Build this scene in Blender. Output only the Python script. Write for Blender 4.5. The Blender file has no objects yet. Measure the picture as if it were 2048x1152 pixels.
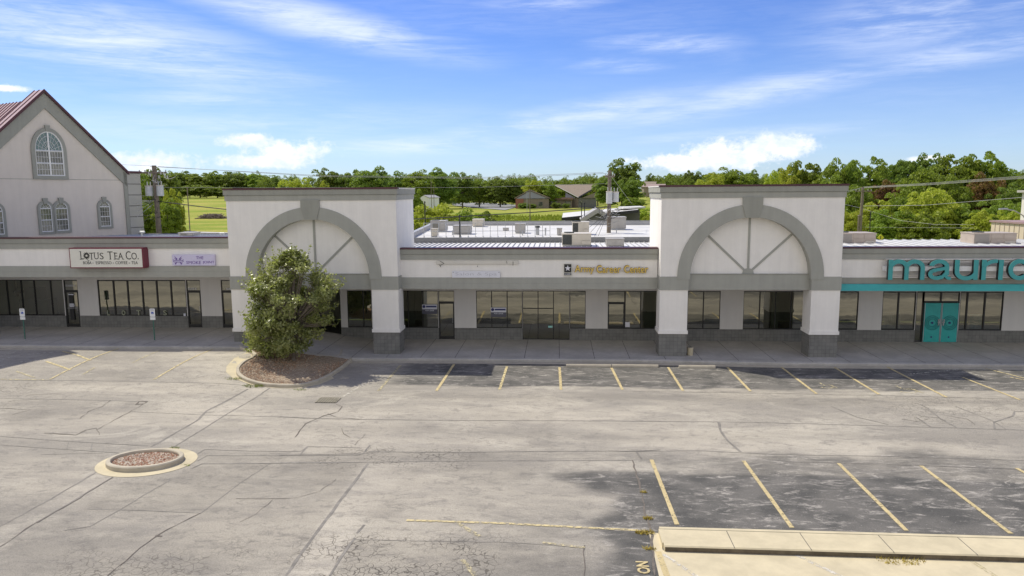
import bpy, math, random
import numpy as np
from mathutils import Matrix, Vector
R = math.radians
random.seed(7); rng = np.random.default_rng(7)
scene = bpy.context.scene
COL = scene.collection

# ------------------------------------------------------------------ camera
F, PITCH, ROLL, YAW = 1440.0, R(7.55), R(-0.40), R(3.65)
H, D = 8.6, 41.65
def cam_matrix():
    cy, sy = math.cos(YAW), math.sin(YAW); cp, sp = math.cos(PITCH), math.sin(PITCH)
    cr, sr = math.cos(ROLL), math.sin(ROLL)
    fwd = np.array([-sy*cp, cy*cp, -sp]); r0 = np.array([cy, sy, 0]); u0 = np.cross(r0, fwd)
    return np.array([cr*r0+sr*u0, -sr*r0+cr*u0, fwd])
CM = cam_matrix(); CP = np.array([0, -D, H])
cam = bpy.data.cameras.new('camera'); camo = bpy.data.objects.new('camera', cam); COL.objects.link(camo)
m = Matrix.Identity(4)
for i in range(3):
    m[i][0] = CM[0][i]; m[i][1] = CM[1][i]; m[i][2] = -CM[2][i]; m[i][3] = CP[i]
camo.matrix_world = m
cam.sensor_width = 36; cam.lens = F/2048*36; cam.clip_end = 5000; cam.clip_start = .5
scene.camera = camo
def ray(x, y): return np.array([(x-1024)/F, -(y-576)/F, 1.0]) @ CM
def G(x, y, z=0): d = ray(x, y); return CP+d*(z-H)/d[2]          # point at height z
def YP(x, y, Y=0): d = ray(x, y); return CP+d*(Y+D)/d[1]          # point on a wall plane at depth Y

# ------------------------------------------------------------------ sun and sky
SUN = Vector((-.57, .41, 1)).normalized()
elev = math.asin(SUN.z); azim = math.atan2(SUN.x, SUN.y)
sl = bpy.data.lights.new('sun', 'SUN'); sl.energy = 4.1; sl.angle = R(.53); sl.color = (1, .94, .80)
so = bpy.data.objects.new('sun', sl); COL.objects.link(so)
so.rotation_euler = SUN.to_track_quat('Z', 'Y').to_euler(); so.location = (-30, 30, 60)
world = bpy.data.worlds.new('World'); scene.world = world; world.use_nodes = True
wt = world.node_tree; wn = wt.nodes; wl = wt.links; wn.clear()
def N(t, typ, **kw):
    n = t.nodes.new(typ)
    for k, v in kw.items():
        if k.startswith('i_'):
            n.inputs[k[2:].replace('_', ' ')].default_value = v
        else: setattr(n, k, v)
    return n
def mth(t, op, a, b=None, c=None, clamp=False):
    n = t.nodes.new('ShaderNodeMath'); n.operation = op; n.use_clamp = clamp
    for i, v in enumerate((a, b, c)):
        if v is None: continue
        if isinstance(v, (int, float)): n.inputs[i].default_value = v
        else: t.links.new(v, n.inputs[i])
    return n.outputs[0]
def mixc(t, fac, a, b, mode='MIX'):
    n = t.nodes.new('ShaderNodeMix'); n.data_type = 'RGBA'; n.blend_type = mode
    for s, v in ((n.inputs[0], fac), (n.inputs[6], a), (n.inputs[7], b)):
        if isinstance(v, (int, float)): s.default_value = v
        elif isinstance(v, tuple): s.default_value = (*v, 1) if len(v) == 3 else v
        else: t.links.new(v, s)
    return n.outputs[2]
def maprange(t, v, a, b, c=0, d=1, smooth=True):
    n = t.nodes.new('ShaderNodeMapRange'); n.interpolation_type = 'SMOOTHSTEP' if smooth else 'LINEAR'
    t.links.new(v, n.inputs[0])
    for i, q in enumerate((a, b, c, d)): n.inputs[i+1].default_value = q
    return n.outputs[0]
out = N(wt, 'ShaderNodeOutputWorld'); bg = N(wt, 'ShaderNodeBackground'); bg.inputs[1].default_value = .15
wl.new(bg.outputs[0], out.inputs[0])
sky = N(wt, 'ShaderNodeTexSky', sky_type='NISHITA', sun_disc=False, sun_elevation=elev, sun_rotation=azim, altitude=300,
        air_density=1.0, dust_density=.35, ozone_density=2.2)
hs = N(wt, 'ShaderNodeHueSaturation'); hs.inputs['Saturation'].default_value = 1.22; hs.inputs['Hue'].default_value = .515
wl.new(sky.outputs[0], hs.inputs['Color'])
tc = N(wt, 'ShaderNodeTexCoord'); sep = N(wt, 'ShaderNodeSeparateXYZ'); wl.new(tc.outputs['Generated'], sep.inputs[0])
sx, sy_, sz = sep.outputs
az = mth(wt, 'MULTIPLY', mth(wt, 'ARCTAN2', sx, sy_), 57.2958)
el = mth(wt, 'MULTIPLY', mth(wt, 'ARCSINE', sz), 57.2958)
cmb = N(wt, 'ShaderNodeCombineXYZ'); wl.new(az, cmb.inputs[0]); wl.new(el, cmb.inputs[1])
AE = cmb.outputs[0]
def px_ae(x, y):
    d = ray(x, y); d = d/np.linalg.norm(d)
    return math.degrees(math.atan2(d[0], d[1])), math.degrees(math.asin(d[2]))
def wnoise(scale, detail, rough, sxy, rot=0, dist=0, seed=0):
    mp = N(wt, 'ShaderNodeMapping'); mp.inputs['Scale'].default_value = (sxy[0], sxy[1], 1); mp.inputs['Rotation'].default_value = (0, 0, R(rot))
    mp.inputs['Location'].default_value = (seed, seed*1.7, seed*.3)
    wl.new(AE, mp.inputs[0])
    n = N(wt, 'ShaderNodeTexNoise'); n.inputs['Scale'].default_value = scale; n.inputs['Detail'].default_value = detail
    n.inputs['Roughness'].default_value = rough; n.inputs['Distortion'].default_value = dist
    wl.new(mp.outputs[0], n.inputs[0]); return n.outputs[0]
def blob(x, y, w, h, rot=0, warp=None, soft=0.0):
    a, e = px_ae(x, y); a2, e2 = px_ae(x+w, y); a3, e3 = px_ae(x, y-h)
    mp = N(wt, 'ShaderNodeMapping', vector_type='TEXTURE')
    mp.inputs['Location'].default_value = (a, e, 0); mp.inputs['Rotation'].default_value = (0, 0, R(rot))
    mp.inputs['Scale'].default_value = (abs(a2-a)+1e-3, abs(e3-e)+1e-3, 1)
    wl.new(AE, mp.inputs[0])
    ln = N(wt, 'ShaderNodeVectorMath', operation='LENGTH'); wl.new(mp.outputs[0], ln.inputs[0])
    return maprange(wt, ln.outputs[1] if len(ln.outputs) > 1 else ln.outputs[0], 1.0, soft, 0, 1)
def addall(lst):
    o = lst[0]
    for q in lst[1:]: o = mth(wt, 'MAXIMUM', o, q)
    return o
streak = wnoise(.55, 8, .62, (.16, 1.15), -8, .6, 3)
streak2 = wnoise(.35, 7, .6, (.22, 1.0), 6, .9, 11)
puff = wnoise(.42, 9, .58, (1, 1.25), 0, .1, 5)
def wb(k, *a): return mth(wt, 'MULTIPLY', blob(*a), k)
cir = addall([wb(1, 190, 75, 560, 130, -9), wb(1, 640, 45, 460, 62, -10), wb(.8, 1090, 8, 200, 30), wb(.85, 1330, 86, 230, 34, -3), wb(.7, 1240, 130, 150, 24), wb(.9, 1120, 240, 460, 44, 9),
              wb(.75, 1500, 190, 620, 50, 10), wb(.8, 1950, 100, 480, 50, 7), wb(.8, 1880, 30, 520, 110, 4), wb(.8, 870, 288, 320, 34, 2), wb(.9, 280, 125, 520, 52, -4), wb(.55, 420, 200, 300, 34, -2), wb(.6, 1480, 268, 380, 20, 2), wb(.5, 500, 250, 600, 60, 3)])
fib = wnoise(1.6, 8, .68, (.12, 1.3), -7, 1.2, 31)
nmix = mth(wt, 'ADD', mth(wt, 'ADD', mth(wt, 'MULTIPLY', streak, .40), mth(wt, 'MULTIPLY', streak2, .35)), mth(wt, 'MULTIPLY', fib, .25))
cirm = mth(wt, 'MULTIPLY', mth(wt, 'ADD', cir, .05), maprange(wt, nmix, .38, .64, .10, .82))
veil = mth(wt, 'MULTIPLY', maprange(wt, wnoise(.12, 6, .6, (.35, 1.2), -5, .5, 51), .42, .66, 0, .12), maprange(wt, fib, .3, .65, .4, 1))
cirm = mth(wt, 'MAXIMUM', cirm, veil)
cum = addall([blob(580, 302, 140, 40), blob(545, 322, 150, 24), blob(300, 325, 160, 36), blob(515, 284, 110, 24), blob(1430, 303, 120, 50), blob(1540, 290, 150, 46), blob(1400, 324, 230, 30), blob(1480, 312, 170, 34), blob(15, 176, 70, 14), blob(1850, 318, 90, 10)])
puf2 = wnoise(1.7, 8, .62, (1, 1.2), 0, .2, 41)
pn = mth(wt, 'ADD', mth(wt, 'MULTIPLY', puff, .6), mth(wt, 'MULTIPLY', puf2, .4))
cumm = maprange(wt, mth(wt, 'ADD', cum, mth(wt, 'MULTIPLY', mth(wt, 'SUBTRACT', pn, .5), 3.0)), .10, .80, 0, .93)
cumm = mth(wt, 'MULTIPLY', cumm, maprange(wt, cum, 0, .22, 0, 1))
hz = maprange(wt, el, 13, -1, 0, .36)
skyc = mixc(wt, 1.0, hs.outputs[0], (.54, .65, .86), "MULTIPLY")
c0 = mixc(wt, hz, skyc, (3.7, 4.5, 6.4))
c1 = mixc(wt, cirm, c0, (5.7, 6.2, 7.2))
shade = maprange(wt, wnoise(.5, 6, .6, (1, 1.4), 0, 0, 9), .35, .65, 0, 1)
c2 = mixc(wt, cumm, c1, mixc(wt, shade, (5.2, 5.8, 6.9), (7.1, 7.0, 7.0)))
# broken cloud bank added outside the view to light the shop fronts neutrally
offv = mth(wt, 'MULTIPLY', maprange(wt, mth(wt, 'ABSOLUTE', az), 44, 75, 0, 1), maprange(wt, el, 62, 40, 0, 1))
bank = mth(wt, 'MULTIPLY', offv, maprange(wt, wnoise(.03, 8, .6, (1, 1.6), 0, .4, 21), .36, .52, .15, 1))
c3 = mixc(wt, bank, c2, (5.7, 5.55, 5.3))
wl.new(c3, bg.inputs[0])
scene.view_settings.view_transform = 'Standard'; scene.view_settings.look = 'None'
scene.view_settings.exposure = .17; scene.view_settings.gamma = 1
scene.render.engine = 'CYCLES'; scene.cycles.max_bounces = 6; scene.cycles.transparent_max_bounces = 12
scene.cycles.diffuse_bounces = 4; scene.cycles.glossy_bounces = 3; scene.cycles.sample_clamp_indirect = 6

# ------------------------------------------------------------------ materials
MATS = {}
def new_mat(name):
    mt = bpy.data.materials.new(name); mt.use_nodes = True; MATS[name] = mt
    t = mt.node_tree; b = t.nodes['Principled BSDF']; return mt, t, b
def pos(t): return t.nodes.new('ShaderNodeNewGeometry').outputs['Position']
def noise(t, vec, scale, detail=5, rough=.6, dist=0, stretch=None):
    n = t.nodes.new('ShaderNodeTexNoise'); n.inputs['Scale'].default_value = scale; n.inputs['Detail'].default_value = detail
    n.inputs['Roughness'].default_value = rough; n.inputs['Distortion'].default_value = dist
    if stretch:
        mp = t.nodes.new('ShaderNodeMapping'); mp.inputs['Scale'].default_value = stretch[:3]
        if len(stretch) > 3: mp.inputs['Rotation'].default_value = (0, 0, R(stretch[3]))
        t.links.new(vec, mp.inputs[0]); vec = mp.outputs[0]
    t.links.new(vec, n.inputs['Vector']); return n.outputs[0]
def bump(t, b, h, strength, dist=.02):
    n = t.nodes.new('ShaderNodeBump'); n.inputs['Strength'].default_value = strength; n.inputs['Distance'].default_value = dist
    t.links.new(h, n.inputs['Height']); t.links.new(n.outputs[0], b.inputs['Normal'])
def simple(name, col, rough=.6, var=.12, scale=2.5, metal=0, bmp=0, spec=None, streak=False):
    mt, t, b = new_mat(name)
    p = pos(t)
    f = noise(t, p, scale, 6, .65)
    if streak: f = mth(t, 'ADD', mth(t, 'MULTIPLY', f, .45), mth(t, 'MULTIPLY', noise(t, p, 1.9, 6, .65, 0, (1.6, 1.6, .12)), .55))
    f = maprange(t, f, .3, .7, 0, 1)
    c = mixc(t, f, tuple(v*(1-var) for v in col), tuple(min(1, v*(1+var*.7)) for v in col))
    t.links.new(c, b.inputs['Base Color']); b.inputs['Roughness'].default_value = rough; b.inputs['Metallic'].default_value = metal
    if spec is not None: b.inputs['Specular IOR Level'].default_value = spec
    if bmp: bump(t, b, noise(t, p, 60, 4, .6), bmp, .01)
    return mt
M_WHITE = simple('stucco_white', (.84, .81, .765), .9, .065, 1.2, bmp=.25, streak=True)
M_TRIM = simple('stucco_grey', (.37, .37, .33), .9, .09, 1.5, bmp=.25, streak=True)
M_TRIM2 = simple('stucco_grey_green', (.32, .32, .28), .9, .09, 1.5, bmp=.25, streak=True)
M_WALL = simple('wall_stucco', (.70, .67, .63), .9, .05, 1.2, bmp=.25, streak=True)
M_MAROON = simple('maroon_metal', (.075, .02, .03), .4, .1, 2)
M_MROOF = simple('maroon_roof_glare', (.55, .40, .40), .3, .08, 1)  # maroon metal paled to pink: sun glare is put into the colour
M_MRIB = simple('maroon_rib', (.10, .02, .03), .4, .1, 2)
M_TEAL = simple('teal_paint', (.05, .42, .44), .45, .06, 2)
M_TEALD = simple('teal_door', (.035, .40, .37), .4, .08, 3)
M_TEALL = simple('teal_letter', (.055, .34, .34), .4, .05, 2)
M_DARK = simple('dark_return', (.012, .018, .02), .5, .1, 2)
M_FRAME = simple('bronze_frame', (.016, .016, .015), .45, .1, 3)
M_ROOFW = simple('white_roof', (.72, .71, .69), .5, .07, .5)
M_RIBS = simple('roof_rib', (.38, .38, .39), .5, .08, 1)
M_MEMB = simple('roof_membrane', (.62, .605, .57), .6, .13, .5)
M_MEMBG = simple('grey_parapet', (.24, .24, .24), .8, .12, 1)
M_CONC = simple('concrete_kerb', (.46, .41, .32), .9, .14, 2.2, bmp=.3)
M_CREAM = simple('concrete_cream', (.54, .47, .32), .9, .12, 1.3, bmp=.3)
M_HVAC = simple('hvac_grey', (.42, .40, .37), .5, .07, 2)
M_HVACT = simple('hvac_tan', (.44, .37, .31), .5, .07, 2)
M_HVACP = simple('hvac_panel', (.60, .55, .46), .5, .06, 2)
M_COIL = simple('coil_dark', (.05, .055, .05), .6, .35, 14)
M_GALV = simple('galvanised', (.42, .43, .44), .4, .1, 4, metal=.4)
M_WOOD = simple('pole_wood', (.20, .165, .13), .9, .25, 5)
M_WIRE = simple('wire_dark', (.03, .03, .03), .6, .1, 2)
M_WIREL = simple('wire_light', (.30, .30, .29), .5, .1, 2)
M_TANK = simple('transformer_grey', (.55, .56, .56), .45, .08, 4)
M_CER = simple('ceramic', (.5, .5, .48), .3, .1, 4)
M_WPAINT = simple('white_paint', (.80, .80, .78), .5, .05, 3)
M_WINW = simple('window_white', (.78, .78, .76), .5, .04, 3)
M_SIGNF = simple('sign_face', (.72, .70, .62), .5, .03, 2)
M_LAV = simple('sign_lavender', (.62, .58, .76), .5, .03, 2)
M_PURP = simple('purple', (.13, .05, .30), .5, .05, 2)
M_BLACK = simple('black_print', (.02, .02, .02), .5, .05, 2)
M_GOLD = simple('gold_letter', (.85, .60, .12), .4, .06, 4)
M_GOLDD = simple('gold_return', (.22, .12, .01), .5, .06, 4)
M_BLUE = simple('sign_blue', (.02, .07, .42), .5, .05, 3)
M_GREENP = simple('post_green', (.06, .16, .12), .6, .1, 5)
M_GSIGN = simple('faint_grey_print', (.50, .50, .54), .6, .05, 3)
M_PAPER = simple('paper_white', (.75, .75, .80), .7, .03, 3)
M_NAVY = simple('navy_print', (.03, .035, .16), .6, .03, 3)
M_YSIGN = simple('sign_yellow', (.72, .70, .03), .5, .03, 3)
M_WEED = simple('dry_weed', (.42, .33, .06), .9, .3, 9)
M_BRICK = simple('brick', (.30, .13, .09), .9, .2, 5)
M_SHING = simple('shingle', (.26, .21, .165), .9, .12, 2)
M_TANW = simple('tan_wall', (.25, .21, .17), .9, .08, 1)
M_TANM = simple('tan_metal', (.62, .52, .40), .5, .06, 1)
M_BROWN = simple('brown_siding', (.17, .07, .05), .7, .1, 2)
M_BLUEG = simple('blue_grey_gable', (.30, .31, .37), .9, .06, 1)
M_STONE = simple('stone_veneer', (.25, .24, .22), .9, .3, 6)
M_GREYW = simple('grey_wall', (.18, .175, .165), .9, .08, 1)
M_PLASTER = simple('interior_wall', (.42, .42, .34), .9, .05, 1)
M_INTD = simple('interior_floor', (.10, .10, .09), .6, .1, 1)
M_PINE = simple('stair_wood', (.05, .04, .03), .6, .1, 1)
M_GREEND = simple('display_green', (.03, .07, .045), .7, .2, 3)
M_AWN = simple('balloon_gold', (.55, .42, .06), .4, .05, 3)
M_BRUSH = simple('brush_pile', (.20, .16, .13), .9, .4, 3)
M_PLAY = simple('play_timber', (.22, .15, .10), .9, .1, 3)
M_RAILB = simple('tape_blue', (.10, .14, .5), .6, .1, 3)
def cmu():
    mt, t, b = new_mat('block_base')
    g = t.nodes.new('ShaderNodeNewGeometry'); s = t.nodes.new('ShaderNodeSeparateXYZ'); t.links.new(g.outputs['Position'], s.inputs[0])
    u = mth(t, 'ADD', s.outputs[0], s.outputs[1]); c = t.nodes.new('ShaderNodeCombineXYZ'); t.links.new(u, c.inputs[0]); t.links.new(s.outputs[2], c.inputs[1])
    br = t.nodes.new('ShaderNodeTexBrick'); br.offset = 0; t.links.new(c.outputs[0], br.inputs[0])
    for k, v in (('Scale', 1), ('Mortar Size', .008), ('Brick Width', .2), ('Row Height', .2), ('Mortar Smooth', .1)): br.inputs[k].default_value = v
    br.inputs['Color1'].default_value = (.155, .153, .142, 1); br.inputs['Color2'].default_value = (.20, .195, .18, 1); br.inputs['Mortar'].default_value = (.10, .098, .092, 1)
    col = mixc(t, maprange(t, noise(t, g.outputs['Position'], 2, 5), .3, .7, 0, .5), br.outputs[0], (.24, .235, .215))
    t.links.new(col, b.inputs['Base Color']); b.inputs['Roughness'].default_value = .9
    bump(t, b, br.outputs['Fac'], -.4, .01); return mt
M_CMU = cmu()
def glass():
    mt, t, b = new_mat('storefront_glass'); t.nodes.remove(b); o = t.nodes['Material Output']
    gl = t.nodes.new('ShaderNodeBsdfGlossy'); gl.inputs['Roughness'].default_value = .015; gl.inputs['Color'].default_value = (.86, .84, .70, 1)
    bp = t.nodes.new('ShaderNodeBump'); bp.inputs['Strength'].default_value = .16; bp.inputs['Distance'].default_value = .02
    t.links.new(noise(t, pos(t), 1.1, 2, .5), bp.inputs['Height']); t.links.new(bp.outputs[0], gl.inputs['Normal'])
    tr = t.nodes.new('ShaderNodeBsdfTransparent'); tr.inputs[0].default_value = (.42, .50, .45, 1)
    mx = t.nodes.new('ShaderNodeMixShader'); lw = t.nodes.new('ShaderNodeLayerWeight'); lw.inputs[0].default_value = .42
    t.links.new(mth(t, 'MULTIPLY_ADD', lw.outputs[0], .5, .29, clamp=True), mx.inputs[0])
    t.links.new(tr.outputs[0], mx.inputs[1]); t.links.new(gl.outputs[0], mx.inputs[2]); t.links.new(mx.outputs[0], o.inputs[0]); return mt
M_GLASS = glass()
def glass2(name, col, base=(.05, .06, .06)):
    mt, t, b = new_mat(name); b.inputs['Base Color'].default_value = (*base, 1); b.inputs['Roughness'].default_value = .08
    b.inputs['Specular IOR Level'].default_value = .9; b.inputs['Coat Weight'].default_value = .5
    f = maprange(t, noise(t, pos(t), .8, 2), .4, .6, 0, 1); t.links.new(mixc(t, f, base, col), b.inputs['Base Color']); return mt
M_GLASSB = glass2('window_glass', (.20, .20, .17)); M_GLASST = glass2('window_glass_teal', (.05, .14, .15), (.04, .12, .13))
def leaf(name, c1, c2, trans=.45, spec=.3, rough=.5, fine=9):
    mt, t, b = new_mat(name); o = t.nodes['Material Output']
    oi = t.nodes.new('ShaderNodeObjectInfo'); p = pos(t)
    f = maprange(t, noise(t, p, .55, 4, .6), .33, .67, 0, 1); g2 = maprange(t, noise(t, p, fine, 2), .3, .7, 0, 1)
    f = mth(t, 'ADD', mth(t, 'MULTIPLY', f, .55), mth(t, 'MULTIPLY', g2, .45))
    c = mixc(t, f, c1, c2); hsn = t.nodes.new('ShaderNodeHueSaturation'); t.links.new(c, hsn.inputs['Color'])
    t.links.new(maprange(t, oi.outputs['Random'], 0, 1, .485, .515, False), hsn.inputs['Hue']); t.links.new(maprange(t, oi.outputs['Random'], 0, 1, .8, 1.2, False), hsn.inputs['Value'])
    t.links.new(hsn.outputs[0], b.inputs['Base Color']); b.inputs['Roughness'].default_value = rough; b.inputs['Specular IOR Level'].default_value = spec
    td = t.nodes.new('ShaderNodeBsdfTranslucent'); t.links.new(mixc(t, .6, hsn.outputs[0], (.32, .42, .04)), td.inputs[0])
    mx = t.nodes.new('ShaderNodeMixShader'); mx.inputs[0].default_value = trans
    t.links.new(b.outputs[0], mx.inputs[1]); t.links.new(td.outputs[0], mx.inputs[2]); t.links.new(mx.outputs[0], o.inputs[0]); return mt
L_DARK = leaf('leaf_dark', (.10, .155, .03), (.25, .33, .06), .44)
L_MID = leaf('leaf_mid', (.13, .20, .022), (.31, .39, .05), .46)
L_LIME = leaf('leaf_lime', (.36, .44, .035), (.60, .64, .09), .48)
L_RUST = leaf('leaf_rust', (.16, .075, .03), (.26, .14, .05), .3)
L_PEAR = leaf('leaf_pear', (.11, .145, .035), (.64, .67, .27), .42, .7, .36, 22)

# ------------------------------------------------------------------ mesh helpers
WORLDLOC = {}
def tag(o, label=None, cat=None, group=None, kind=None):
    if label: o['label'] = label
    if cat: o['category'] = cat
    if group: o['group'] = group
    if kind: o['kind'] = kind
    return o
def empty(name, loc, label, cat, group=None):
    o = bpy.data.objects.new(name, None); o.empty_display_size = .3; o.location = loc; COL.objects.link(o)
    WORLDLOC[o] = np.array(loc, float); return tag(o, label, cat, group)
class MB:
    def __init__(s): s.v = []; s.f = []; s.mi = []; s.cur = 0
    def add(s, vs, fs):
        n = len(s.v); s.v += [tuple(map(float, q)) for q in vs]; s.f += [tuple(i+n for i in q) for q in fs]; s.mi += [s.cur]*len(fs); return s
    def box(s, x0, x1, y0, y1, z0, z1):
        v = [(x, y, z) for x in (x0, x1) for y in (y0, y1) for z in (z0, z1)]
        return s.add(v, [(0, 1, 3, 2), (4, 6, 7, 5), (0, 4, 5, 1), (2, 3, 7, 6), (0, 2, 6, 4), (1, 5, 7, 3)])
    def bev(s, x0, x1, y0, y1, z0, z1, b=.03):   # box with chamfered top edges
        s.box(x0, x1, y0, y1, z0, z1-b)
        v = [(x0, y0, z1-b), (x1, y0, z1-b), (x1, y1, z1-b), (x0, y1, z1-b), (x0+b, y0+b, z1), (x1-b, y0+b, z1), (x1-b, y1-b, z1), (x0+b, y1-b, z1)]
        return s.add(v, [(0, 1, 5, 4), (1, 2, 6, 5), (2, 3, 7, 6), (3, 0, 4, 7), (4, 5, 6, 7)])
    def prism(s, pts, vec):                      # polygon extruded along vec
        n = len(pts); a = [tuple(p) for p in pts]; b = [tuple(np.array(p)+np.array(vec)) for p in pts]
        return s.add(a+b, [tuple(range(n))[::-1], tuple(range(n, 2*n))]+[(i, (i+1) % n, n+(i+1) % n, n+i) for i in range(n)])
    def tube(s, p, q, r, r2=None, n=8):
        p = np.array(p, float); q = np.array(q, float); r2 = r if r2 is None else r2; d = q-p; L = np.linalg.norm(d)
        if L < 1e-6: return s
        d /= L; a = np.cross(d, [0, 0, 1] if abs(d[2]) < .9 else [1, 0, 0]); a /= np.linalg.norm(a); b = np.cross(d, a)
        vs = [p+r*(math.cos(t)*a+math.sin(t)*b) for t in np.linspace(0, 2*math.pi, n, False)]+[q+r2*(math.cos(t)*a+math.sin(t)*b) for t in np.linspace(0, 2*math.pi, n, False)]
        return s.add(vs, [(i, (i+1) % n, n+(i+1) % n, n+i) for i in range(n)]+[tuple(range(n))[::-1], tuple(range(n, 2*n))])
    def path(s, pts, r, n=6):
        for a, b in zip(pts[:-1], pts[1:]): s.tube(a, b, r, n=n)
        return s
    def build(s, name, mat, parent=None, loc=None, smooth=False):
        me = bpy.data.meshes.new(name); v = np.array(s.v, float).reshape(-1, 3)
        if parent is not None: off = WORLDLOC[parent]
        elif loc is not None: off = np.array(loc, float)
        else:
            mn, mx = v.min(0), v.max(0); off = np.array([(mn[0]+mx[0])/2, (mn[1]+mx[1])/2, mn[2]])
        me.from_pydata([tuple(q) for q in (v-off)], [], s.f)
        ms = mat if isinstance(mat, (list, tuple)) else [mat]
        for q in ms: me.materials.append(q)
        if len(ms) > 1: me.polygons.foreach_set('material_index', s.mi)
        if smooth: me.polygons.foreach_set('use_smooth', [True]*len(me.polygons))
        me.update(); o = bpy.data.objects.new(name, me); COL.objects.link(o)
        if parent is not None: o.parent = parent; WORLDLOC[o] = off.copy()
        else: o.location = off; WORLDLOC[o] = off
        return o
def boxo(name, mat, parent, *a): return MB().box(*a).build(name, mat, parent)
def quads_mesh(name, V, mat, parent=None, loc=(0, 0, 0), k=4):
    n = len(V)//k; me = bpy.data.meshes.new(name)
    me.vertices.add(len(V)); me.vertices.foreach_set('co', np.asarray(V, np.float32).ravel())
    me.loops.add(n*k); me.loops.foreach_set('vertex_index', np.arange(n*k, dtype=np.int32))
    me.polygons.add(n); me.polygons.foreach_set('loop_start', np.arange(0, n*k, k, dtype=np.int32)); me.polygons.foreach_set('loop_total', np.full(n, k, np.int32))
    me.materials.append(mat); me.update(calc_edges=True); me.validate()
    return me
def mesh_obj(name, me, parent=None, loc=(0, 0, 0), off=(0, 0, 0)):
    o = bpy.data.objects.new(name, me); COL.objects.link(o)
    if parent is not None: o.parent = parent; o.location = off; WORLDLOC[o] = WORLDLOC[parent]+np.array(off, float)
    else: o.location = loc; WORLDLOC[o] = np.array(loc, float)
    return o
FONT_CACHE = {}
def text_mb(s, mb, x0, x1, z0, z1, Y, depth=.03, bold=0, fn=None, keep=False):
    """lettering filling the rectangle x0..x1, z0..z1 on the plane Y, extruded towards the viewer"""
    cu = bpy.data.curves.new('t', 'FONT'); cu.body = s; cu.size = 1; cu.offset = bold; cu.extrude = .5; cu.resolution_u = 3
    ob = bpy.data.objects.new('t', cu); COL.objects.link(ob); dg = bpy.context.evaluated_depsgraph_get(); dg.update()
    me = bpy.data.meshes.new_from_object(ob.evaluated_get(dg)); v = np.array([q.co[:] for q in me.vertices]); fs = [tuple(p.vertices) for p in me.polygons]
    bpy.data.objects.remove(ob); bpy.data.curves.remove(cu)
    mn, mx = v.min(0), v.max(0); u = (v[:, 0]-mn[0])/(mx[0]-mn[0]); w = (v[:, 1]-mn[1])/(mx[1]-mn[1]); t = (v[:, 2]-mn[2])/max(1e-6, mx[2]-mn[2])
    P = np.stack([x0+u*(x1-x0), Y-depth*t, z0+w*(z1-z0)], 1)
    if fn is not None: P = np.array([fn(*q) for q in P])
    mb.add(P, fs); bpy.data.meshes.remove(me); return mb
def S(t): t = np.clip(t, 0, 1); return t*t*(3-2*t)

# ------------------------------------------------------------------ ground levels
def swz(x): return .63*float(S((-10.6-x)/6.0))                        # pavement level: the left part stands higher
def lotz(x, y): return -.15+swz(x)*float(S((y+15.0)/8.5))
def L(x, y, dz=0):
    p = G(x, y, -.15+dz)
    for _ in range(12): p = G(x, y, lotz(p[0], p[1])+dz)
    return p
def terr(x, y):
    d = max(1, y+D); u = x/d
    Hh = 7.4+(3.2-7.4)*float(S((u+.42)/.22)); Hh += (1.6)*float(S((u-.30)/.15))
    wr = 190-75*float(S((u+.42)/.22)); z = Hh*float(S((d-(112-17*float(S((u+.42)/.22))))/wr))+max(0, d-300)*.004
    return z-.25
def T(px, py, dmin=60):
    d = ray(px, py); t = dmin
    while t < 1500:
        p = CP+d*t
        if p[2] < terr(p[0], p[1]): return np.array([p[0], p[1], terr(p[0], p[1])])
        t += .7
    return CP+d*500

# ------------------------------------------------------------------ parking lot
def vnoise(x, y, s, seed):
    r = np.random.default_rng(seed); g = r.random((64, 64)); X = x/s; Yv = y/s
    xi = np.floor(X).astype(int); yi = np.floor(Yv).astype(int); fx = X-xi; fy = Yv-yi; fx = fx*fx*(3-2*fx); fy = fy*fy*(3-2*fy)
    a = g[xi % 64, yi % 64]; b = g[(xi+1) % 64, yi % 64]; c = g[xi % 64, (yi+1) % 64]; d = g[(xi+1) % 64, (yi+1) % 64]
    return (a*(1-fx)+b*fx)*(1-fy)+(c*(1-fx)+d*fx)*fy
def fb(x, y, s, seed): return sum(vnoise(x, y, s/2**k, seed+k)*.5**(k+1) for k in range(4))/.9375
xs = np.concatenate([[-140, -90, -60], np.arange(-42, 42.01, .28), [60, 90, 140]]); ys = np.concatenate([[-160, -110, -80, -60], np.arange(-46, -4.79, .26)])
XX, YY = np.meshgrid(xs, ys, indexing='ij')
ZZ = np.vectorize(lotz)(XX, YY)
def band(v, a, b, s): return S((v-a)/s+.5)*S((b-v)/s+.5)
wob = (fb(XX, YY, 2.5, 1)-.5)
wob2 = (fb(XX, YY*1.6, 1.2, 9)-.5)
Yd = YY+wob*1.0
front = band(Yd, -9.85, -4, .35)*S((XX+9.5)/3)*.84                      # sealed stalls along the shops
front2 = band(YY+wob*2.2, -11.6, -9.5, 1.6)*S((XX+2)/8)*.34
lowr = S((-19.25-YY+wob*1.0)/.9)*S((XX+1.2+wob*5+wob2*2)/3.6)*.97
lowr = np.maximum(lowr, S((-16.9-YY+wob*2.4+wob2)/1.6)*S((XX-1.0+wob*6)/5)*.62)
lowr = np.maximum(lowr, S((-20.6-YY+wob*2)/1.5)*S((XX+4.6+wob*4)/3)*.34)
leftp = S((-19.9-YY+wob*1.3)/1.2)*S((-5.5-XX+wob*2)/3)*.24
dark = np.clip(np.maximum.reduce([front, front2, lowr, leftp]), 0, 1)
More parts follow.
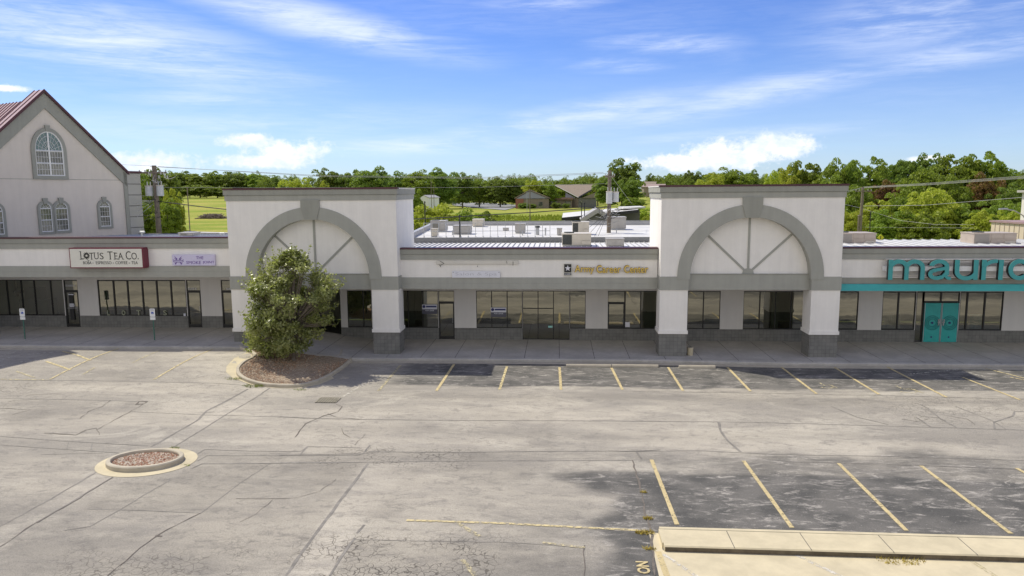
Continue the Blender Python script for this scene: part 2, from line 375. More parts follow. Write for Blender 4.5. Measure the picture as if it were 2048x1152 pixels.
crack = np.clip(band(XX, -8.2, -3.0, 1.5)*band(YY, -19.9, -17.9, .9)+band(XX, -6.2, -1.2, 1.6)*S((-23.6-YY)/1.0)+band(XX, -12, -6, 2)*S((-24-YY)/2)*.7+band(XX, -14, -8.9, 1)*band(YY, -21.5, -18.6, 1)*.25+
        band(XX, 12.5, 21, 2)*band(YY, -14.6, -10.8, .8)*.6+band(XX, -29, -23, 2)*band(YY, -14.5, -11, 1)*.7, 0, 1)
def inpoly(pts):
    P = np.array([L(*p)[:2] for p in pts]); ins = np.zeros(XX.shape, bool); j = len(P)-1
    for i in range(len(P)):
        ins ^= ((P[i, 1] > YY) != (P[j, 1] > YY)) & (XX < (P[j, 0]-P[i, 0])*(YY-P[i, 1])/(P[j, 1]-P[i, 1]+1e-12)+P[i, 0]); j = i
    return ins
tone = np.ones(XX.shape)
for pts, k in (([(175, 1018), (405, 1026), (541, 928), (385, 931), (340, 958), (248, 963)], .86), ([(496, 778), (541, 775), (348, 894), (303, 893)], 1.10), ([(197, 942), (225, 955), (74, 1045), (0, 1094), (0, 1053)], 1.08),
               ([(737, 927), (571, 1152), (659, 1152), (710, 1076), (760, 1010), (830, 930)], 1.10), ([(541, 928), (737, 927), (571, 1152), (200, 1152), (300, 1085), (405, 1026)], .91), ([(0, 1100), (120, 1040), (300, 1085), (200, 1152), (0, 1152)], .93),
               ([(710, 1080), (1165, 1095), (1168, 1152), (665, 1152)], .86), ([(230, 861), (480, 874), (480, 884), (230, 870)], 1.06), ([(400, 905), (1280, 902), (1280, 921), (400, 925)], .92), ([(60, 705), (470, 705), (440, 752), (30, 762)], 1.04),
               ([(0, 800), (290, 803), (250, 836), (0, 838)], .95)): tone = np.where(inpoly(pts), k, tone)
tone *= 1-.14*band(YY+wob*1.2, -12.0, -11.0, .9)*S((XX+9)/4)-.10*band(YY+wob*1.5, -16.6, -15.6, .9)*S((XX+11)/3)-.10*S((wob-.12)/.12)*(XX < 0)-.07*S((-17-YY)/3)*(XX < 1)
rust = np.clip(band(XX, -17.5, -13, 1)*band(YY, -24.5, -20.5, 1)*.6, 0, 1)
nx, ny = XX.shape
me = bpy.data.meshes.new('parking_lot'); V = np.stack([XX, YY, ZZ], 2).reshape(-1, 3)
idx = np.arange(nx*ny).reshape(nx, ny); Fq = np.stack([idx[:-1, :-1], idx[1:, :-1], idx[1:, 1:], idx[:-1, 1:]], 2).reshape(-1, 4)
me.from_pydata(V.tolist(), [], Fq.tolist()); me.polygons.foreach_set('use_smooth', [True]*len(me.polygons))
for nm, arr in (('dark', dark), ('crk', crack), ('tone', tone)):
    at = me.attributes.new(nm, 'FLOAT', 'POINT'); at.data.foreach_set('value', arr.ravel().astype(np.float32))
def asphalt():
    mt, t, b = new_mat('asphalt'); p = pos(t)
    def attr(nm):
        a = t.nodes.new('ShaderNodeAttribute'); a.attribute_name = nm; return a.outputs['Fac']
    big = noise(t, p, .16, 5, .6, .3, (.5, 1.5, 1)); med = noise(t, p, .9, 7, .68, .2, (.45, 1.8, 1)); fine = noise(t, p, 26, 4, .75); grit = noise(t, p, 90, 2, .8)
    base = mixc(t, maprange(t, big, .38, .62), (.295, .272, .236), (.43, .392, .328))
    base = mixc(t, maprange(t, med, .42, .72, 0, .6), base, (.26, .24, .215))
    base = mixc(t, maprange(t, noise(t, p, .35, 8, .75, .8, (.6, 1.3, 1, 12)), .50, .66, 0, .55), base, (.50, .46, .385))
    base = mixc(t, maprange(t, noise(t, p, 2.6, 8, .8, .6, (.7, 1.2, 1, -25)), .50, .64, 0, .62), base, (.21, .195, .175))
    tn = attr('tone'); cc = t.nodes.new('ShaderNodeCombineColor')
    for q in range(3): t.links.new(tn, cc.inputs[q])
    base = mixc(t, 1.0, base, cc.outputs[0], 'MULTIPLY')
    gr = maprange(t, mth(t, 'ADD', mth(t, 'MULTIPLY', fine, .5), mth(t, 'MULTIPLY', noise(t, p, 55, 3, .8), .5)), .34, .66, .74, 1.24); g3 = t.nodes.new('ShaderNodeCombineColor')
    for q in range(3): t.links.new(gr, g3.inputs[q])
    base = mixc(t, 1.0, base, g3.outputs[0], 'MULTIPLY')
    st = noise(t, p, 1.7, 8, .72, 1.3, (.55, 1.5, 1, 18)); st2 = noise(t, p, 5, 6, .8, .4, (.6, 1.3, 1, -20))
    dk = mixc(t, maprange(t, noise(t, p, .8, 5, .6), .35, .65), (.085, .083, .078), (.15, .142, .13))
    white = mth(t, 'MULTIPLY', maprange(t, st, .50, .63, 0, .85), maprange(t, st2, .40, .60, .15, 1))
    dk = mixc(t, white, dk, (.42, .39, .35)); dk = mixc(t, 1.0, dk, g3.outputs[0], 'MULTIPLY')
    speck = t.nodes.new('ShaderNodeTexVoronoi'); speck.inputs['Scale'].default_value = 7; t.links.new(p, speck.inputs['Vector'])
    dk = mixc(t, maprange(t, speck.outputs['Distance'], .13, .05, 0, .6), dk, (.42, .40, .38))
    dfac = mth(t, 'ADD', attr('dark'), mth(t, 'MULTIPLY', mth(t, 'SUBTRACT', noise(t, p, 1.3, 7, .7, .5, (.6, 1.4, 1)), .5), .75))
    edge = mth(t, 'MULTIPLY', maprange(t, dfac, .12, .92), maprange(t, attr('dark'), .02, .15))
    col = mixc(t, edge, base, dk)
    # alligator cracking
    wp = t.nodes.new('ShaderNodeVectorMath'); wp.operation = 'ADD'; nz = t.nodes.new('ShaderNodeTexNoise'); nz.inputs['Scale'].default_value = 3; t.links.new(p, nz.inputs['Vector'])
    sc = t.nodes.new('ShaderNodeVectorMath'); sc.operation = 'SCALE'; sc.inputs['Scale'].default_value = .35; t.links.new(nz.outputs['Color'], sc.inputs[0])
    t.links.new(p, wp.inputs[0]); t.links.new(sc.outputs[0], wp.inputs[1])
    vo = t.nodes.new('ShaderNodeTexVoronoi'); vo.feature = 'DISTANCE_TO_EDGE'; vo.inputs['Scale'].default_value = 4.6; t.links.new(wp.outputs[0], vo.inputs['Vector'])
    ck = mth(t, 'MULTIPLY', maprange(t, vo.outputs['Distance'], .06, .012, 0, .8), mth(t, 'MULTIPLY', attr('crk'), maprange(t, noise(t, p, .9, 4), .40, .56)))
    col = mixc(t, ck, col, (.07, .062, .052))
    t.links.new(col, b.inputs['Base Color']); b.inputs['Roughness'].default_value = .92; b.inputs['Specular IOR Level'].default_value = .25
    bump(t, b, mth(t, 'SUBTRACT', mth(t, 'ADD', fine, grit), ck), .5, .012); return mt
M_ASPH = asphalt(); me.materials.append(M_ASPH)
lot = bpy.data.objects.new('parking_lot', me); COL.objects.link(lot); lot['kind'] = 'structure'; WORLDLOC[lot] = np.zeros(3)

def resample(pts, step=.25, jit=0.0):
    o = [pts[0]]
    for a, b in zip(pts[:-1], pts[1:]):
        n = max(1, int(np.linalg.norm(b[:2]-a[:2])/step))
        for k in range(1, n+1):
            q = a+(b-a)*k/n
            if jit and k < n: q = q+np.array([random.uniform(-jit, jit), random.uniform(-jit, jit), 0])
            o.append(q)
    return o
def ribbon(mb, pts, w, dz=.004, jit=0.0, wj=0.0, zf=None):
    pts = resample([np.array(p, float) for p in pts], .3, jit); n = len(pts); vs = []
    zf = zf or lotz
    for i, p in enumerate(pts):
        d = pts[min(n-1, i+1)]-pts[max(0, i-1)]; d[2] = 0; d /= np.linalg.norm(d)+1e-9; s = np.array([-d[1], d[0], 0])
        ww = w*(1+random.uniform(-wj, wj))/2
        for q in (p+s*ww, p-s*ww): vs.append((q[0], q[1], zf(q[0], q[1])+dz))
    mb.add(vs, [(2*i, 2*i+1, 2*i+3, 2*i+2) for i in range(n-1)])
    return mb
def Lp(zo, k, pts): return [L(zo[0]+x*k, zo[1]+y*k) for x, y in pts]
Z5 = ((0, 680), .4098); Z6 = ((560, 720), .3749); Z7 = ((1240, 720), .3945)
sealant = simple('crack_sealant', (.215, .198, .175), .8, .3, 3)
crackm = simple('open_crack', (.15, .13, .11), .95, .3, 6)
SEAL = [(Z5, [(0, 195), (80, 197), (380, 197), (640, 203), (900, 208), (1200, 222)], .035), (Z5, [(0, 285), (540, 295), (720, 302)], .04),
 (Z5, [(635, 350), (1000, 366), (1370, 376), (1500, 384), (1757, 388)], .03), (Z5, [(1210, 240), (1110, 295), (1010, 345), (960, 395), (740, 520)], .085),
 (Z5, [(1320, 232), (1250, 280), (1110, 360), (850, 522)], .05), (Z5, [(0, 470), (330, 495), (720, 517)], .035), (Z5, [(0, 512), (580, 552)], .035),
 (Z5, [(335, 500), (325, 530)], .03), (Z5, [(450, 505), (445, 535)], .04), (Z5, [(480, 640), (250, 775), (0, 910)], .05), (Z5, [(550, 670), (350, 790), (180, 890)], .07),
 (Z5, [(965, 555), (1000, 535), (1150, 540), (1400, 545), (1470, 543), (1500, 520), (1757, 527)], .035), (Z5, [(965, 590), (1010, 565), (1300, 565), (1757, 562)], .035),
 (Z5, [(930, 630), (985, 605), (1320, 602), (1757, 598)], .05), (Z5, [(1320, 602), (1170, 700), (980, 845)], .022), (Z5, [(425, 825), (700, 832), (980, 845)], .03),
 (Z5, [(830, 675), (820, 690), (740, 735), (600, 820), (440, 910), (315, 930)], .03), (Z5, [(200, 560), (500, 552)], .02),
 (Z6, [(0, 302), (200, 312), (460, 318), (900, 322), (2027, 327)], .04), (Z6, [(470, 490), (900, 493), (1500, 487), (1900, 486), (2027, 480)], .04), (Z6, [(0, 508), (450, 500)], .02),
 (Z6, [(0, 548), (470, 545), (900, 540), (1880, 535)], .045), (Z6, [(470, 552), (345, 720), (180, 940), (30, 1152)], .08), (Z6, [(150, 460), (105, 508)], .05), (Z6, [(480, 455), (445, 500)], .05),
 (Z6, [(400, 950), (320, 1060), (265, 1152)], .06), (Z6, [(1900, 488), (1930, 530)], .06), (Z6, [(450, 880), (410, 925)], .05), (Z6, [(400, 958), (800, 967), (1200, 972), (1600, 1000)], .02),
 (Z7, [(0, 310), (600, 315), (1000, 325), (1700, 345), (2048, 357)], .04), (Z7, [(500, 315), (510, 360), (545, 410), (610, 465)], .09), (Z7, [(1070, 235), (1200, 290), (1360, 328)], .05),
 (Z7, [(1520, 225), (1560, 245), (1620, 295), (1710, 345)], .06), (Z7, [(1520, 285), (1620, 295)], .05), (Z7, [(1500, 290), (1575, 340)], .06), (Z7, [(1700, 235), (1890, 310), (1960, 355)], .05),
 (Z7, [(1900, 350), (1895, 315), (1990, 285), (2000, 262), (2048, 262)], .06), (Z7, [(0, 465), (400, 460), (800, 480), (1400, 490), (2048, 510)], .03), (Z7, [(850, 515), (1400, 530), (2048, 555)], .035),
 (Z7, [(60, 160), (700, 168), (1400, 182), (2048, 200)], .025)]
CRK = [(Z5, [(540, 295), (500, 325), (430, 350), (390, 385)], .02), (Z5, [(720, 302), (600, 368), (490, 430), (470, 440)], .02), (Z5, [(720, 302), (680, 300), (665, 315), (700, 312)], .09),
 (Z5, [(470, 430), (420, 440), (370, 465)], .025), (Z5, [(215, 455), (300, 460), (370, 465)], .05), (Z5, [(980, 845), (870, 900), (760, 960), (650, 1045), (525, 1152)], .025), (Z5, [(760, 955), (790, 960)], .10),
 (Z5, [(180, 890), (90, 950), (0, 1010)], .03), (Z5, [(1640, 315), (1670, 325), (1650, 350), (1580, 370), (1490, 410), (1440, 475)], .03), (Z5, [(1600, 360), (1650, 380), (1757, 388)], .02),
 (Z5, [(1150, 775), (1330, 775), (1450, 770), (1560, 740), (1640, 680)], .014), (Z5, [(1330, 780), (1250, 850), (1170, 890)], .012), (Z5, [(470, 430), (485, 465)], .02),
 (Z5, [(550, 672), (350, 795), (180, 893)], .03), (Z6, [(330, 365), (340, 395), (375, 415)], .02), (Z6, [(455, 395), (400, 455)], .015), (Z6, [(1880, 535), (1920, 680), (1960, 850), (1978, 910), (1985, 1000), (2000, 1152)], .05),
 (Z6, [(1625, 990), (1622, 1152)], .02), (Z7, [(0, 0), (0, 1)], .01), (Z5, [(0, 335), (150, 340), (60, 365)], .02), (Z5, [(130, 270), (300, 262), (190, 290), (40, 300)], .015),
 (Z7, [(1430, 300), (1500, 312), (1560, 300)], .02), (Z7, [(1640, 280), (1760, 300), (1800, 330)], .02)]
for k, (z, pts, w) in enumerate(SEAL):
    ribbon(MB(), Lp(*z, pts), w, .006+.0004*(k % 7), .012, .25).build('sealed_seam', sealant, lot)
for k, (z, pts, w) in enumerate(CRK):
    ribbon(MB(), Lp(*z, pts), w, .010+.0004*(k % 5), .035, .6).build('crack', crackm, lot)
# painted stall lines
def worn(name, col, wear):
    mt, t, b = new_mat(name); p = pos(t); o = t.nodes['Material Output']
    f = noise(t, p, 9, 7, .75, .3); a = maprange(t, f, wear-.07, wear+.07, 0, 1)
    t.links.new(mixc(t, maprange(t, noise(t, p, 3, 4), .3, .7), tuple(v*.85 for v in col), col), b.inputs['Base Color']); b.inputs['Roughness'].default_value = .8
    tr = t.nodes.new('ShaderNodeBsdfTransparent'); mx = t.nodes.new('ShaderNodeMixShader'); t.links.new(a, mx.inputs[0]); t.links.new(tr.outputs[0], mx.inputs[1]); t.links.new(b.outputs[0], mx.inputs[2]); t.links.new(mx.outputs[0], o.inputs[0]); return mt
YEL = (.56, .455, .24); M_Y1 = worn('line_yellow', YEL, .41); M_Y2 = worn('line_yellow_worn', (.60, .50, .27), .45); M_Y3 = worn('line_yellow_faint', (.54, .47, .29), .50); M_W3 = worn('line_white_faint', (.62, .58, .50), .50)
LINES = [([(801, 731), (757, 782)], .13, M_Y3), ([(908, 729), (873, 782)], .13, M_Y1), ([(1014, 733), (999, 780)], .12, M_Y2), ([(1119, 735), (1122, 780)], .12, M_Y1), ([(1223, 736), (1245, 780)], .12, M_Y1),
 ([(1336, 735), (1366, 782)], .12, M_Y1), ([(1455, 735), (1501, 783)], .12, M_Y1), ([(1563, 735), (1633, 788)], .12, M_Y1), ([(1669, 735), (1758, 789)], .12, M_Y1), ([(1774, 734), (1893, 795)], .12, M_Y1),
 ([(1925, 755), (2040, 800)], .12, M_Y1), ([(1817, 749), (1920, 739)], .08, M_W3), ([(1895, 737), (1972, 754)], .08, M_W3), ([(1970, 737), (2070, 762)], .10, M_Y2), ([(2020, 755), (2075, 765)], .1, M_Y2),
 ([(1303, 920), (1354, 1050)], .12, M_Y1), ([(1487, 922), (1584, 1056)], .12, M_Y1), ([(1677, 927), (1813, 1062)], .12, M_Y1), ([(1842, 932), (2022, 1068)], .12, M_Y1), ([(2033, 937), (2070, 957)], .12, M_Y1),
 ([(813, 1041), (1000, 1047), (1290, 1062)], .10, M_Y2), ([(914, 1046), (960, 1074)], .12, M_Y3), ([(1085, 1086), (1170, 1096)], .10, M_Y3), ([(925, 1120), (950, 1152)], .12, M_Y3),
 ([(427, 698), (307, 760)], .10, M_Y2), ([(330, 697), (265, 726)], .09, M_Y3), ([(238, 697), (100, 759)], .10, M_Y2), ([(153, 710), (181, 721)], .12, M_Y2), ([(125, 703), (153, 710)], .10, M_Y2), ([(92, 723), (141, 740)], .12, M_Y2),
 ([(33, 743), (70, 756)], .10, M_Y3), ([(125, 703), (60, 709), (0, 720)], .08, M_W3), ([(90, 722), (40, 724), (0, 732)], .08, M_W3), ([(58, 696), (0, 714)], .09, M_W3), ([(0, 759), (95, 760)], .10, M_Y3), ([(190, 735), (165, 750)], .1, M_Y3),
 ([(560, 778), (600, 783)], .03, M_W3)]
for k, (pts, w, mt) in enumerate(LINES):
    ribbon(MB(), [L(*p) for p in pts], w, .014+.0005*(k % 4), 0, .06).build('painted_line', mt, lot)
def worn_symbol(cx, cy, s, mt):                                          # faded wheelchair symbol, lying on the bay
    c = L(cx, cy); mb = MB()
    arc = [c+np.array([s*.42*math.cos(a), s*.42*math.sin(a), 0]) for a in np.linspace(-2.6, 1.0, 12)]
    ribbon(mb, arc, .09, .016); ribbon(mb, [c+np.array([-.1*s, .8*s, 0]), c+np.array([-.05*s, .2*s, 0]), c+np.array([.35*s, .15*s, 0]), c+np.array([.55*s, -.4*s, 0])], .09, .0165)
    return mb.build('wheelchair_symbol', mt, lot)
worn_symbol(1812, 781, 1.0, M_Y3); worn_symbol(1652, 773, .75, M_Y3)
# NO lettering on the tarmac by the island
pc = L(1286, 1136)
def flat(x, y, z): return (pc[0]-.24+z*1.0, pc[1]+.30-x, lotz(pc[0], pc[1])+.016)
def flatn(x, y, z):
    return (pc[0]-.15+z*.30, pc[1]+.28-x*.9, lotz(pc[0], pc[1])+.016-y*3)
text_mb('NO', MB(), 0, .62, 0, 1, 0, .001, .03, flatn).build('pavement_lettering', M_Y1, lot)

# ------------------------------------------------------------------ pavement along the shops
def kerb_y(x): return float(np.interp(x, [-40, -16, -8, 4, 12, 45], [-5.35, -5.35, -5.0, -4.95, -5.35, -5.4]))
def paving():
    mt, t, b = new_mat('sidewalk_concrete'); p = pos(t)
    f = maprange(t, noise(t, p, .7, 6, .65, .3), .32, .68); g = maprange(t, noise(t, p, 5, 5, .7), .3, .7, 0, .5)
    c = mixc(t, f, (.38, .36, .325), (.50, .475, .43)); c = mixc(t, g, c, (.33, .31, .285)); t.links.new(c, b.inputs['Base Color']); b.inputs['Roughness'].default_value = .9
    bump(t, b, noise(t, p, 40, 3), .25, .01); return mt
M_PAVE = paving()
mb = MB(); xs2 = np.arange(-42, 42.01, .5); rows = []
for x in xs2:
    ky = kerb_y(x); z = swz(x); rows.append([(x, .25, z), (x, ky+.15, z), (x, ky+.03, z-.012), (x, ky, z-.05), (x, ky, z-.35)])
vs = [q for r in rows for q in r]; n5 = 5
mb.add(vs, [(i*n5+k, i*n5+k+1, (i+1)*n5+k+1, (i+1)*n5+k) for i in range(len(rows)-1) for k in range(4)])
walk = mb.build('sidewalk', M_PAVE); walk['kind'] = 'structure'
M_JOINT = simple('joint_dark', (.10, .095, .09), .9, .2, 3)
for k in range(-18, 18):
    x = .1+1.83*k
    if x < -15.6: x -= .3
    ribbon(MB(), [(x, -.05, 0), (x, kerb_y(x)+.16, 0)], .025, .004, .004, .2, lambda a, b: swz(a)).build('joint', M_JOINT, walk)
ribbon(MB(), [(x, kerb_y(x)+.45, 0) for x in np.arange(-40, 40, 1.5)], .015, .0055, .002, .1, lambda a, b: swz(a)).build('joint', M_JOINT, walk)
gut = ribbon(MB(), [(x, kerb_y(x)-.28, 0) for x in np.arange(-40, 40, .8)], .5, .004); gut.build('gutter', M_CONC, lot)

# ------------------------------------------------------------------ buildings of the strip
def openings_wall(parent, x0, x1, z0, zb, z1, ops, dz=0):
    """wall with real openings; ops = list of (xa, xb, za, zb) ; below zb is block base"""
    for nm, mat, za, zc, yf in (('wall', M_WALL, zb, z1, 0.0), ('block_base', M_CMU, z0, zb, -.03)):
        mb = MB(); xs = sorted({x0, x1, *[o[0] for o in ops], *[o[1] for o in ops]})
        for a, b in zip(xs[:-1], xs[1:]):
            xm = (a+b)/2; segs = [(za, zc)]
            for o in ops:
                if o[0] < xm < o[1]:
                    ns = []
                    for s0, s1 in segs:
                        if o[2] > s0: ns.append((s0, min(s1, o[2])))
                        if o[3] < s1: ns.append((max(s0, o[3]), s1))
                    segs = ns
            for s0, s1 in segs:
                if s1-s0 > .01: mb.box(a, b, yf, .25, s0+dz, s1+dz)
            if nm == 'block_base' and not any(s1-s0 > .01 for s0, s1 in segs) and mb.v: mb.build(nm, mat, parent); mb = MB()
        if mb.v: mb.build(nm, mat, parent)
def storefront(parent, xs, z0, z1, dz=0, bar=.05, full=(), name='window', rails=()):
    """glazed unit: frame of bars at xs, panes between"""
    mb = MB(); y0, y1 = .02, .12
    zf = lambda i: z0
    for x in xs: mb.box(x-bar/2, x+bar/2, y0, y1, z0+dz, z1+dz)
    for a, b in zip(xs[:-1], xs[1:]):
        mb.box(a+bar/2, b-bar/2, y0, y1, z1-bar+dz, z1+dz); mb.box(a+bar/2, b-bar/2, y0, y1, z0+dz, z0+bar+dz)
    for a, b, z in rails: mb.box(a+bar/2, b-bar/2, y0, y1, z-bar/2+dz, z+bar/2+dz)
    fr = mb.build(name, M_FRAME, parent)
    for a, b in zip(xs[:-1], xs[1:]):
        MB().add([(a+bar/2, .07, z0+bar+dz), (b-bar/2, .07, z0+bar+dz), (b-bar/2, .07, z1-bar+dz), (a+bar/2, .07, z1-bar+dz)], [(0, 1, 2, 3)]).build('pane', M_GLASS, fr)
    return fr
def glass_door(parent, a, b, ztop, dz=0, hinge='l', zbot=.0, ztrans=None):
    w = .075; mb = MB()
    mb.box(a, a+w, -.005, .10, zbot+dz, ztop+dz); mb.box(b-w, b, -.005, .10, zbot+dz, ztop+dz); mb.box(a+w, b-w, -.005, .10, ztop-w+dz, ztop+dz); mb.box(a+w, b-w, -.005, .10, zbot+.02+dz, zbot+.2+dz)
    o = mb.build('door', M_FRAME, parent)
    MB().add([(a+w, .05, zbot+.2+dz), (b-w, .05, zbot+.2+dz), (b-w, .05, ztop-w+dz), (a+w, .05, ztop-w+dz)], [(0, 1, 2, 3)]).build('pane', M_GLASS, o)
    hx = b-w*1.3 if hinge == 'l' else a+w*1.3
    MB().tube((hx, -.06, 1.0+dz), (hx, -.06, 1.3+dz), .013).tube((hx, -.06, 1.02+dz), (hx, 0, 1.02+dz), .01).tube((hx, -.06, 1.28+dz), (hx, 0, 1.28+dz), .01).build('handle', M_GALV, o)
    return o
def XS(pxs, y=582): return [float(YP(x, y, 0)[0]) for x in pxs]
ZB, ZT = .68, 2.91
DY = -3.3                                                               # face of the canopy fascia
def fascia(parent, x0, x1, dz=0, teal=False, yf=DY):
    boxo('fascia_panel', M_WHITE, parent, x0, x1, yf, yf+.4, 4.08+dz, 5.05+dz)
    a = MB().box(x0, x1, yf-.07, yf+.4, 5.05+dz, 5.335+dz); a.build('lower_cornice', M_TRIM, parent)
    boxo('upper_cornice', M_TRIM2, parent, x0, x1, yf-.12, yf+.4, 5.345+dz, 5.61+dz)
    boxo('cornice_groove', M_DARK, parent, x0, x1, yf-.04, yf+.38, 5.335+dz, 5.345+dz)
    boxo('coping', M_MAROON, parent, x0, x1, yf-.15, yf+.42, 5.612+dz, 5.69+dz)
    if teal:
        boxo('band', M_TRIM2, parent, x0, x1, yf-.05, yf+.4, 3.76+dz, 4.08+dz)
        boxo('teal_band', M_TEAL, parent, x0, x1, yf-.16, yf+.4, 3.40+dz, 3.755+dz)
    else:
        boxo('band', M_TRIM, parent, x0, x1, yf-.05, yf+.4, 3.765+dz, 4.08+dz)
        boxo('lower_band', M_TRIM, parent, x0, x1, yf-.06, yf+.4, 3.46+dz, 3.762+dz)
    boxo('soffit', M_WALL, parent, x0, x1, yf+.41, -.01, 3.55+dz, 3.65+dz)
def metal_roof(parent, x0, x1, y0, y1, z, ribmat=M_RIBS, step=.305, z2=None):
    z2 = z if z2 is None else z2
    r = MB().prism([(x0, y0, z), (x1, y0, z), (x1, y1, z2), (x0, y1, z2)], (0, 0, -.15)).build('roof', M_ROOFW, parent)
    mb = MB()
    for x in np.arange(x0+.1, x1-.05, step):
        mb.add([(x-.028, y0, z), (x+.028, y0, z), (x+.012, y0, z+.06), (x-.012, y0, z+.06), (x-.028, y1, z2), (x+.028, y1, z2), (x+.012, y1, z2+.06), (x-.012, y1, z2+.06)], [(0, 1, 2, 3), (7, 6, 5, 4), (0, 4, 5, 1), (1, 5, 6, 2), (2, 6, 7, 3), (3, 7, 4, 0)])
    mb.build('roof_seams', ribmat, r)
def interior(parent, x0, x1, dz=0, yb=6.5):
    mb = MB().box(x0, x1, .3, yb, -.06+dz, -.02+dz); mb.build('floor', M_INTD, parent)
    MB().box(x0, x1, yb, yb+.1, dz, 3.3+dz).box(x0, x0+.08, .3, yb, dz, 3.3+dz).box(x1-.08, x1, .3, yb, dz, 3.3+dz).build('inner_wall', M_PLASTER, parent)
    MB().box(x0, x1, .3, yb, 3.2+dz, 3.3+dz).build('ceiling', M_WALL, parent)

DZ = .63
# --- left building
X0L, X1L = -40.0, -17.55
b1 = empty('storefront_building', (-29, 0, DZ), 'low grey and white shop building with tea shop windows, left of the tree', 'shop building')
w1 = XS([-120, -60, 8+3, 40, 66, 99, 124], 560); d1 = XS([126, 154], 560); w2 = XS([193.5, 225, 253, 282.5, 311.5, 340, 370], 560); d2 = XS([371.5, 399.5], 560); d3 = XS([441, 472], 560)
TOPL = 2.90
openings_wall(b1, X0L, X1L+1.2, 0, ZB+.02, 3.6, [(w1[0], w1[-1], ZB+.02, TOPL), (d1[0], d1[1], 0, TOPL), (w2[0], w2[-1], ZB+.02, TOPL), (d2[0], d2[1], 0, TOPL), (d3[0], d3[1], 0, TOPL)], DZ)
storefront(b1, w1, ZB+.02, TOPL, DZ); storefront(b1, w2, ZB+.02, TOPL, DZ, .075)
for d in (d1, d2, d3):
    storefront(b1, d, 2.20, TOPL, DZ, .06, name='transom'); glass_door(b1, d[0], d[1], 2.2, DZ)
fascia(b1, X0L, X1L-.002, DZ); metal_roof(b1, X0L, X1L-.2, DY+.45, 9.0, 5.3+DZ, z2=5.1+DZ); interior(b1, X0L, X1L+1.2, DZ)
boxo('rear_wall', M_GREYW, b1, X0L, X1L, 9.05, 9.3, 0, 5.2+DZ)
MB().add([(-42, -5.8, 0), (-33.6, -5.8, 0), (-35.4, 1.1, 0), (-42, 1.1, 0), (-42, -5.8, 11), (-33.6, -5.8, 11), (-35.4, 1.1, 19), (-42, 1.1, 19)], [(3, 2, 1, 0), (4, 5, 6, 7), (0, 1, 5, 4), (1, 2, 6, 5), (2, 3, 7, 6), (3, 0, 4, 7)]).build('shadow_caster_block', M_WALL, b1)  # unseen block added left of the frame to cast a shadow on the lot
# --- middle building
X0M, X1M = -8.47, 5.28
b2 = empty('storefront_building', (-1.6, 0, 0), 'low vacant shop building between the two arched towers', 'shop building')
mA = XS([805, 815, 844, 875.5]); mD = XS([876.5, 908]); mB = XS([952, 983, 1014, 1044.5]); mF = XS([1045, 1076, 1107, 1139.5]); mB2 = XS([1140, 1171.5]); mC = XS([1216, 1250]); mC2 = XS([1250.8, 1282, 1314])
mA[0] = -9.2
openings_wall(b2, -12.9, X1M+.6, 0, ZB, 3.6, [(mA[0], mA[-1], ZB, ZT), (mD[0], mD[1], 0, ZT), (mB[0], mB[-1], ZB, ZT), (mF[0], mF[-1], 0, ZT), (mB2[0], mB2[-1], ZB, ZT), (mC[0], mC2[-1], ZB, ZT),
   (*[float(YP(x, 582)[0]) for x in (693.5, 742)], ZB, ZT)])
storefront(b2, mA, ZB, ZT); storefront(b2, mD, 2.2, ZT, name='transom'); glass_door(b2, mD[0], mD[1], 2.2)
storefront(b2, mB, ZB, ZT); storefront(b2, mF, 0.02, ZT, bar=.045, rails=[(mF[0], mF[1], 1.86), (mF[1], mF[2], 1.86)]); storefront(b2, mB2, ZB, ZT)
storefront(b2, mC, 2.2, ZT, name='transom'); glass_door(b2, mC[0], mC[1], 2.2, zbot=ZB); storefront(b2, mC2, ZB, ZT)
storefront(b2, XS([693.5, 725, 742]), ZB, ZT)
fascia(b2, X0M, X1M); metal_roof(b2, X0M-6, X1M+8, .45, 7.05, 5.22, z2=5.22, step=.33)
metal_roof(b2, X0M, X1M, DY+.45, .44, 5.22, step=.33)
interior(b2, -16.2, X1M+.6)
boxo('rear_wall', M_GREYW, b2, X0M-6, X1M+8, 6.8, 7.0, 0, 5.0)
# --- right building
b3 = empty('storefront_building', (23, 0, 0), 'low shop building with teal band and teal double doors at right', 'shop building')
r0 = XS([1679, 1718.5], 584); r1 = XS([1766.5, 1799, 1833.5], 584); rt = XS([1834.5, 1849, 1884, 1921], 584); r2 = XS([1922, 1937, 1972.5, 2009], 584)
t2a = XS([1376, 1408, 1441.5], 583); t2b = XS([1488, 1521, 1552.5, 1584, 1618], 583)
openings_wall(b3, 5.9, 42, 0, ZB, 3.6, [(t2a[0], t2a[-1], ZB, ZT), (t2b[0], t2b[-1], ZB, ZT), (r0[0], r0[1], ZB, ZT), (r1[0], r1[-1], ZB, ZT), (rt[0], rt[1], 0, ZT), (rt[1], rt[3], 0, ZT), (r2[0], r2[-1], ZB, ZT)])
storefront(b3, t2a, ZB, ZT); storefront(b3, t2b, ZB, ZT); storefront(b3, r0, ZB, ZT, bar=.075); storefront(b3, r1, ZB, ZT, bar=.075); storefront(b3, rt[:2], 0, ZT, bar=.075); storefront(b3, rt[1:], 2.27, ZT, bar=.075, name='transom'); storefront(b3, r2, ZB, ZT, bar=.075)
xm = (rt[1]+rt[3])/2; M_RING = simple('teal_dark', (.015, .17, .17), .5, .1, 3)  # rings in a darker teal than the doors, for contrast
